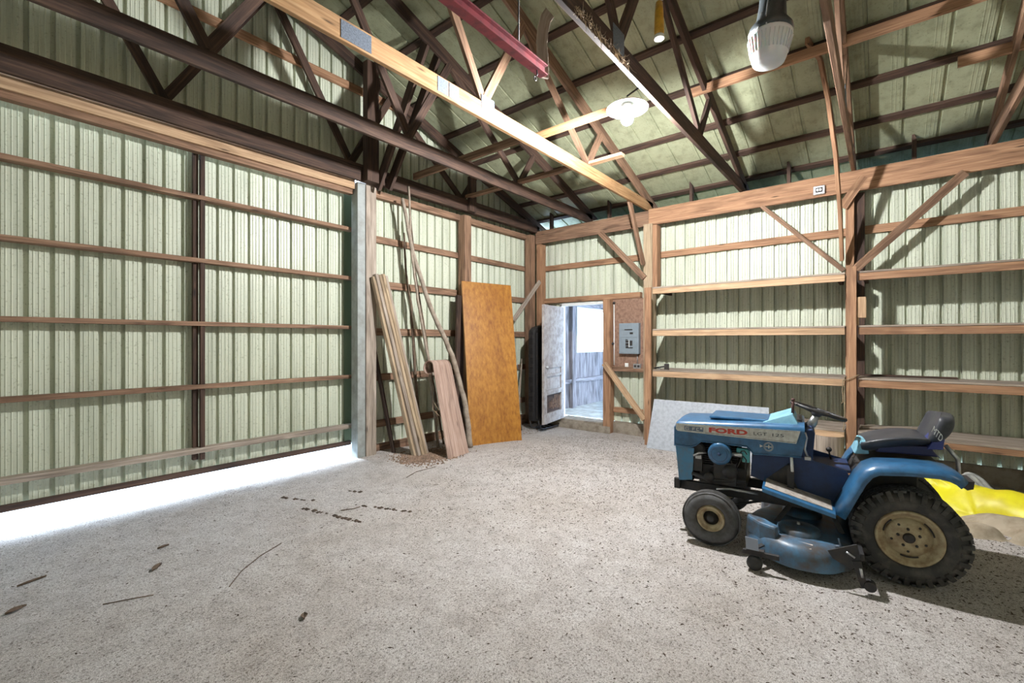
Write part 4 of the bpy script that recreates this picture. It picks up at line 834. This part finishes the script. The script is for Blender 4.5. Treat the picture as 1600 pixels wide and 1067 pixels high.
# wheels
def wheel(x_out, sg, y, z, R, W, rim_r, front):
    ax = V((sg, 0, 0)); o = V((x_out, y, z))   # o: outer face centre, ax points inward
    sw = .16 if not front else .12; c = []
    pr_ = [(rim_r + .004, .030), (rim_r + .012, .012), (rim_r + (R - rim_r) * .35, .0), (rim_r + (R - rim_r) * .7, .006), (R - .022, .022), (R - .007, .036), (R - .003, W / 2), (R - .007, W - .036), (R - .022, W - .022), (rim_r + (R - rim_r) * .4, W), (rim_r + .01, W - .01), (rim_r, W - .03)]
    tyre = part('front_tyre' if front else 'rear_tyre', MB().lathe(pr_, o, ax, 56), M['rubber_grey'] if front else M['rubber'])
    N_, B_ = perp(ax)
    if front:
        mb = MB()
        for hh in (.025, .04, .055, .07): mb.tube([o + ax * hh + (N_ * math.cos(q) + B_ * math.sin(q)) * (R - .002) for q in [k * math.pi / 28 for k in range(57)]], .0035, 5, False)
        part('tread_ribs', mb, M['rubber_grey'], tyre)
    else:
        mb = MB(); n = 46
        for k in range(n):
            for row, (h0, h1, da) in enumerate(((.024, .062, .0), (.066, .104, .5), (.108, .146, 0), (.150, W - .024, .5))):
                q = 2 * math.pi * (k + da) / n; rad = N_ * math.cos(q) + B_ * math.sin(q); tg = -N_ * math.sin(q) + B_ * math.cos(q)
                tw = .011 + .005 * (row % 2); sk = (.006 if row % 2 else -.006); R0 = R - .008; R1 = R + .006
                vs = []
                for rr in (R0, R1):
                    for hh, s2 in ((h0, -sk), (h1, sk)):
                        for tt in (-tw, tw): vs.append(o + ax * hh + rad * rr + tg * (tt + s2))
                mb.mesh(vs, [(4, 5, 7, 6), (0, 1, 5, 4), (1, 3, 7, 5), (3, 2, 6, 7), (2, 0, 4, 6)])
        part('tread_blocks', mb, M['rubber_grey'], tyre)
        mb = MB(); n = 30
        for k in range(n):
            q = 2 * math.pi * (k + .25) / n; rad = N_ * math.cos(q) + B_ * math.sin(q); tg = -N_ * math.sin(q) + B_ * math.cos(q)
            vs = []
            for rr, hh in ((R + .004, .026), (R - .022, .012), (R - .050, .003)):
                for tt in (-.012, .012): vs.append(o + ax * (hh + .004) + rad * (rr - .003) + tg * tt); vs.append(o + ax * (hh - .008) + rad * (rr + .002) + tg * tt)
            mb.mesh(vs, [(1, 3, 7, 5), (5, 7, 11, 9), (0, 1, 5, 4), (4, 5, 9, 8), (2, 6, 7, 3), (6, 10, 11, 7), (8, 9, 11, 10)])
        part('shoulder_lugs', mb, M['rubber'], tyre)
    if front: rp_ = [(rim_r + .006, .028), (rim_r, .012), (rim_r - .006, .010), (rim_r - .012, .02), (rim_r - .022, .03), (rim_r - .030, .03), (rim_r - .034, .022), (rim_r - .037, .05), (.0, .06)]
    else: rp_ = [(rim_r + .008, .028), (rim_r + .004, .010), (rim_r - .004, .008), (rim_r - .012, .018), (rim_r - .030, .045), (rim_r - .040, .060), (rim_r - .046, .055), (.105, .042), (.06, .036), (.045, .030), (.0, .030)]
    rim = part('front_rim' if front else 'rear_rim', MB().lathe(rp_, o, ax, 48), M['rim'])
    mb = MB()
    if front: mb.lathe([(0, .012), (.02, .012), (.026, .02), (.03, .040), (.0505, .046), (.0, .048)], o, ax, 20)
    else:
        mb.lathe([(0, .012), (.018, .012), (.026, .018), (.03, .0295), (0, .0295)], o, ax, 20)
        for k in range(5):
            q = 2 * math.pi * k / 5 + .4; p = o + (N_ * math.cos(q) + B_ * math.sin(q)) * .052; part('lug_nut', MB().lathe([(0, .024), (.008, .024), (.008, .034), (0, .034)], p, ax, 6), M['black'], rim)
            q += .5; p = o + (N_ * math.cos(q) + B_ * math.sin(q)) * .082; part('weight_hole', MB().lathe([(0, .036), (.007, .036), (.007, .041), (0, .041)], p, ax, 8), M['black'], rim)
        for k in range(3):
            q0 = 2 * math.pi * k / 3 + .2
            part('vent_slot', MB().tube([o + ax * .048 + (N_ * math.cos(q) + B_ * math.sin(q)) * .117 for q in [q0 + j * .12 for j in range(7)]], .0045, 6), M['black'], rim)
    part('wheel_hub', mb, M['black'], rim)
wheel(3.455, 1, -.130, .287, .272, .20, .155, False); wheel(4.225, -1, -.130, .287, .272, .20, .155, False)
wheel(3.415, 1, .945, .193, .190, .11, .088, True); wheel(4.265, -1, .945, .193, .190, .11, .088, True)
mb = MB(); mb.box((3.52, .925, .22), (4.16, .965, .30)); mb.tube([(3.49, .945, .193), (3.56, .945, .21)], .016); mb.tube([(4.19, .945, .193), (4.10, .945, .21)], .016); mb.tube([(3.55, .90, .25), (3.72, .62, .30)], .009); part('front_axle', mb, M['black'], bevel=.004)
# mower deck
dk = MB(); out = [(3.60, .735), (3.44, .70), (3.32, .60), (3.235, .47), (3.245, .30), (3.33, .20), (3.50, .125), (4.20, .10), (4.40, .20), (4.46, .40), (4.40, .58), (4.25, .68), (4.0, .62), (3.80, .70)]
def shr(pts, d):
    c = V((sum(p[0] for p in pts) / len(pts), sum(p[1] for p in pts) / len(pts))); return [(p[0] + (c.x - p[0]) * d, p[1] + (c.y - p[1]) * d) for p in pts]
def dense(pts, n=4):
    o = []; m_ = len(pts)
    for i in range(m_):
        p0, p1, p2, p3 = [V(pts[(i + k) % m_]) for k in (-1, 0, 1, 2)]
        for k in range(n):
            t_ = k / n; o.append(.5 * ((2 * p1) + (p2 - p0) * t_ + (2 * p0 - 5 * p1 + 4 * p2 - p3) * t_ * t_ + (3 * p1 - p0 - 3 * p2 + p3) * t_ ** 3))
    return [(p.x, p.y) for p in o]
do = dense(out); 
rings = []
for d_, z in ((.0, .062), (-.004, .072), (.0, .14), (.03, .175), (.09, .195), (.20, .202), (.6, .205), (1.0, .205)): rings.append([(p[0], p[1], z) for p in shr(do, d_)])
dk.loft(rings, True, False, True); deck = part('mower_deck', dk, M['deckblue'])
for x, y in ((3.50, .42), (3.86, .40), (4.20, .40)):
    mb = MB(); mb.lathe([(.125, -.02), (.12, .02), (.10, .032), (.03, .040), (0, .041)], (x, y, .205), (0, 0, 1), 36); sp = part('spindle_cover', mb, M['deckblue'], deck)
    mb = MB(); mb.lathe([(.01, 0), (.01, .018), (0, .018)], (x, y, .244), (0, 0, 1), 10); part('bolt', mb, M['silver'], deck)
mb = MB(); mb.loft([[(3.41 + a * .10 , .615 + b2 * .07 + a * .07, z) for a, b2 in ((-1, 0), (-.5, .8), (.5, 1), (1, .4), (.5, -.6), (-.5, -.8))] for z in (.14, .225, .26)], True, True, False); part('belt_shield', mb, M['deckblue'], deck, bevel=.015)
mb = MB(); mb.quad([(3.285, .475, .186), (3.268, .355, .186), (3.315, .345, .199), (3.33, .465, .199)]); part('warning_label', mb, simple('faded_label', (.62, .52, .45), .6, 0, .4, 60), deck, solid=.002)
mb = MB(); mb.box((3.20, .60, .10), (3.24, .70, .135)); mb.box((3.20, .52, .098), (3.225, .72, .128)); mb.beam((3.23, .68, .115), (3.36, .60, .13), .03, .01, (0, 0, 1)); part('gauge_bracket', mb, M['black'], deck, bevel=.003)
mb = MB(); mb.prism([(.63, .135), (.70, .135), (.705, .21), (.635, .205)], 0, 3.195, 3.201); part('bracket_tab', mb, simple('tab_grey_blue', (.28, .31, .38), .5), deck)
mb = MB(); mb.lathe([(0, 0), (.035, 0), (.045, .008), (.045, .032), (.035, .04), (0, .04)], (3.205, .655, .045), (1, 0, 0), 24); part('gauge_wheel', mb, M['rubber'], deck)
mb = MB(); mb.prism([(.275, .205), (.135, .275), (.115, .175), (.160, .12), (.25, .165)], 0, 3.255, 3.262); mb.prism([(.16, .175), (.115, .185), (.085, .035), (.115, .03)], 0, 3.248, 3.268); mb.box((3.262, .10, .18), (3.50, .12, .22)); mb.tube([(3.24, .075, .05), (3.29, .075, .05)], .03, 14); lb = part('lift_bracket', mb, M['black'], deck, bevel=.002)
part('bracket_bolt', MB().tube([(3.252, .185, .22), (3.252, .145, .195)], .006, 6), M['silver'], deck); part('bracket_bolt', MB().tube([(3.244, .12, .145), (3.244, .11, .095)], .008, 6), M['silver'], deck)
mb = MB(); mb.beam((3.36, .20, .18), (3.38, .215, .245), .02, .008, (0, 1, 0)); mb.tube([(3.37, .235, .19), (3.37, .20, .20)], .014, 8); part('deck_tab', mb, M['deckblue'], deck)
for ya, yb in ((.55, .45), (.18, .25)): mb = MB(); mb.beam((3.60, ya, .20), (3.68, yb, .34), .03, .008, (1, 0, 0)); part('lift_link', mb, M['black'], deck)

tr_.location = (3.831, .450, 0); tr_.rotation_euler = (0, 0, math.radians(7))
for o in tr_.children:
    if o.name.split('.')[0] in ('seat_cushion', 'backrest', 'backrest_bracket', 'seat_base', 'seat_spring'): o.location.y = -.052
    if o.name.split('.')[0] in ('steering_wheel', 'steering_column'): o.location.y = -.03
for o in (hood, strip, gr): o.scale.y = .957; o.location.y = -.015 * (1 - .957)

# ------------------------------------------------------------------ loose stuff on the floor
def bits(name, n, rx, ry, size, mat, label, cat, seed, dens=None, flat=.5):
    rr = random.Random(seed); mb = MB(); k = 0
    while k < n:
        x = rr.uniform(*rx); y = rr.uniform(*ry)
        if dens and rr.random() > dens(x, y): continue
        k += 1; z = fz(x, y); s = size * rr.uniform(.4, 1.5); q = rr.uniform(0, 6.28); l = rr.uniform(1, 3.0)
        L = V((math.cos(q), math.sin(q), 0)); W_ = V((-math.sin(q), math.cos(q), 0)); c = V((x, y, z))
        mb.mesh([c - L * s * l, c + W_ * s, c + L * s * l * .9, c - W_ * s * .8, c + V((0, 0, s * flat * 1.4)) + L * s * .3], [(0, 1, 4), (1, 2, 4), (2, 3, 4), (3, 0, 4)])
    return tag(link(name, mb, mat), label, cat, kind='stuff')
def d1(x, y):
    s_ = x - y
    return max(.02, min(1, (x - 2.0) / 2.5)) * (1 if y < 3.6 else .35) * (1 if x < 6.4 else .2)
bits('soil_crumbs', 17000, (1.6, 6.5), (-1.6, 3.9), .0042, M['soil'], 'scattered dark soil crumbs over the floor around the tractor', 'soil', 3, d1)
bits('bark_litter', 1100, (-.5, 5.5), (.4, 4.8), .0042, M['soil'], 'sparse dark bark litter over the open floor', 'litter', 4)
bits('straw_chips', 2200, (3.25, 4.3), (4.0, 4.75), .009, M['chips'], 'wood chips and straw heaped at the foot of the planks', 'wood chips', 5, lambda x, y: math.exp(-((x - 3.7) / .35) ** 2 - ((y - 4.38) / .2) ** 2), .9)
bits('straw_chips', 500, (3.2, 6.4), (4.3, 5.0), .008, M['chips'], 'thin scatter of wood chips along the foot of the green wall', 'wood chips', 6)
bits('soil_crumbs', 500, (2.35, 2.75), (1.0, 5.0), .008, M['soil'], 'dark crumbs in a faint tyre track toward the sliding door', 'soil', 8, lambda x, y: 1 if abs(x - 2.0 - (4.3 - y) * .25) < .03 and 3.3 < y < 4.3 else (1 if abs(x - 2.45 - (4.3 - y) * .2) < .03 and 3.0 < y < 4.3 else .01)) if False else None
mb = MB(); rr = random.Random(11)
for (x0, y0, x1, y1, n) in ((1.87, 4.26, 2.02, 3.98, 14), (1.88, 3.86, 2.03, 3.20, 46), (2.20, 3.60, 2.42, 3.10, 24), (2.38, 4.0, 2.46, 3.8, 8)):
    for k in range(n):
        t_ = rr.random(); x = x0 + (x1 - x0) * t_ + rr.uniform(-.012, .012); y = y0 + (y1 - y0) * t_; s = rr.uniform(.008, .02); z = fz(x, y)
        mb.mesh([(x - s, y - s, z), (x + s, y - s * .6, z), (x + s * .7, y + s * 1.6, z), (x - s, y + s, z), (x, y, z + s * .7)], [(0, 1, 4), (1, 2, 4), (2, 3, 4), (3, 0, 4)])
tag(link('tyre_track_dirt', mb, M['soil']), 'broken dark dirt lines of a tyre track on the floor', 'dirt', kind='stuff')
# single leaves and sticks
def leaf(x, y, l, wd, ang, label, mat=M['bark2']):
    L = V((math.cos(ang), math.sin(ang), 0)); W_ = V((-L.y, L.x, 0)); mb = MB(); rings = []
    for k in range(7):
        t_ = k / 6; ww = wd * math.sin(math.pi * (t_ * .92 + .04)); c = V((x, y, fz(x, y) + .006)) + L * (t_ - .5) * l
        rings.append([c - W_ * ww + V((0, 0, .012)), c, c + W_ * ww + V((0, 0, .010))])
    mb.loft(rings, False); tag(link('dead_leaf', mb, mat, solid=.0015), label, 'leaf', 'dead leaves on the open floor')
leaf(.80, 3.576, .10, .022, .9, 'brown curled leaf nearest the sliding door gap')
leaf(.195, 3.593, .085, .025, .4, 'dark leaf at the very edge of the floor view, nearest the camera')
leaf(.28, 3.957, .13, .012, .3, 'long thin dark leaf by the light strip')
leaf(.91, 3.906, .07, .015, .2, 'small dark leaf lying closest to the bright door gap')
leaf(1.143, 2.338, .05, .018, 1.2, 'tiny dark leaf on the open floor in front of the camera')
def twig(pts, r, label):
    mb = MB(); mb.tube([(x, y, fz(x, y) + .004 + r) for x, y in pts], r, 6); tag(link('twig', mb, M['bark2']), label, 'twig', 'twigs on the floor')
twig([(1.00, 2.95), (1.12, 3.10), (1.28, 3.22), (1.45, 3.30)], .003, 'long thin twig lying on the open floor')
twig([(.50, 3.30), (.62, 3.25), (.70, 3.20)], .003, 'short pale twig near the long thin dark leaf')
twig([(2.05, 3.55), (2.14, 3.50), (2.2, 3.50)], .004, 'small twig beside the tyre track dirt')
twig([(3.0, 3.9), (3.2, 3.98), (3.45, 3.95)], .003, 'thin twig on the floor before the plank bundle')
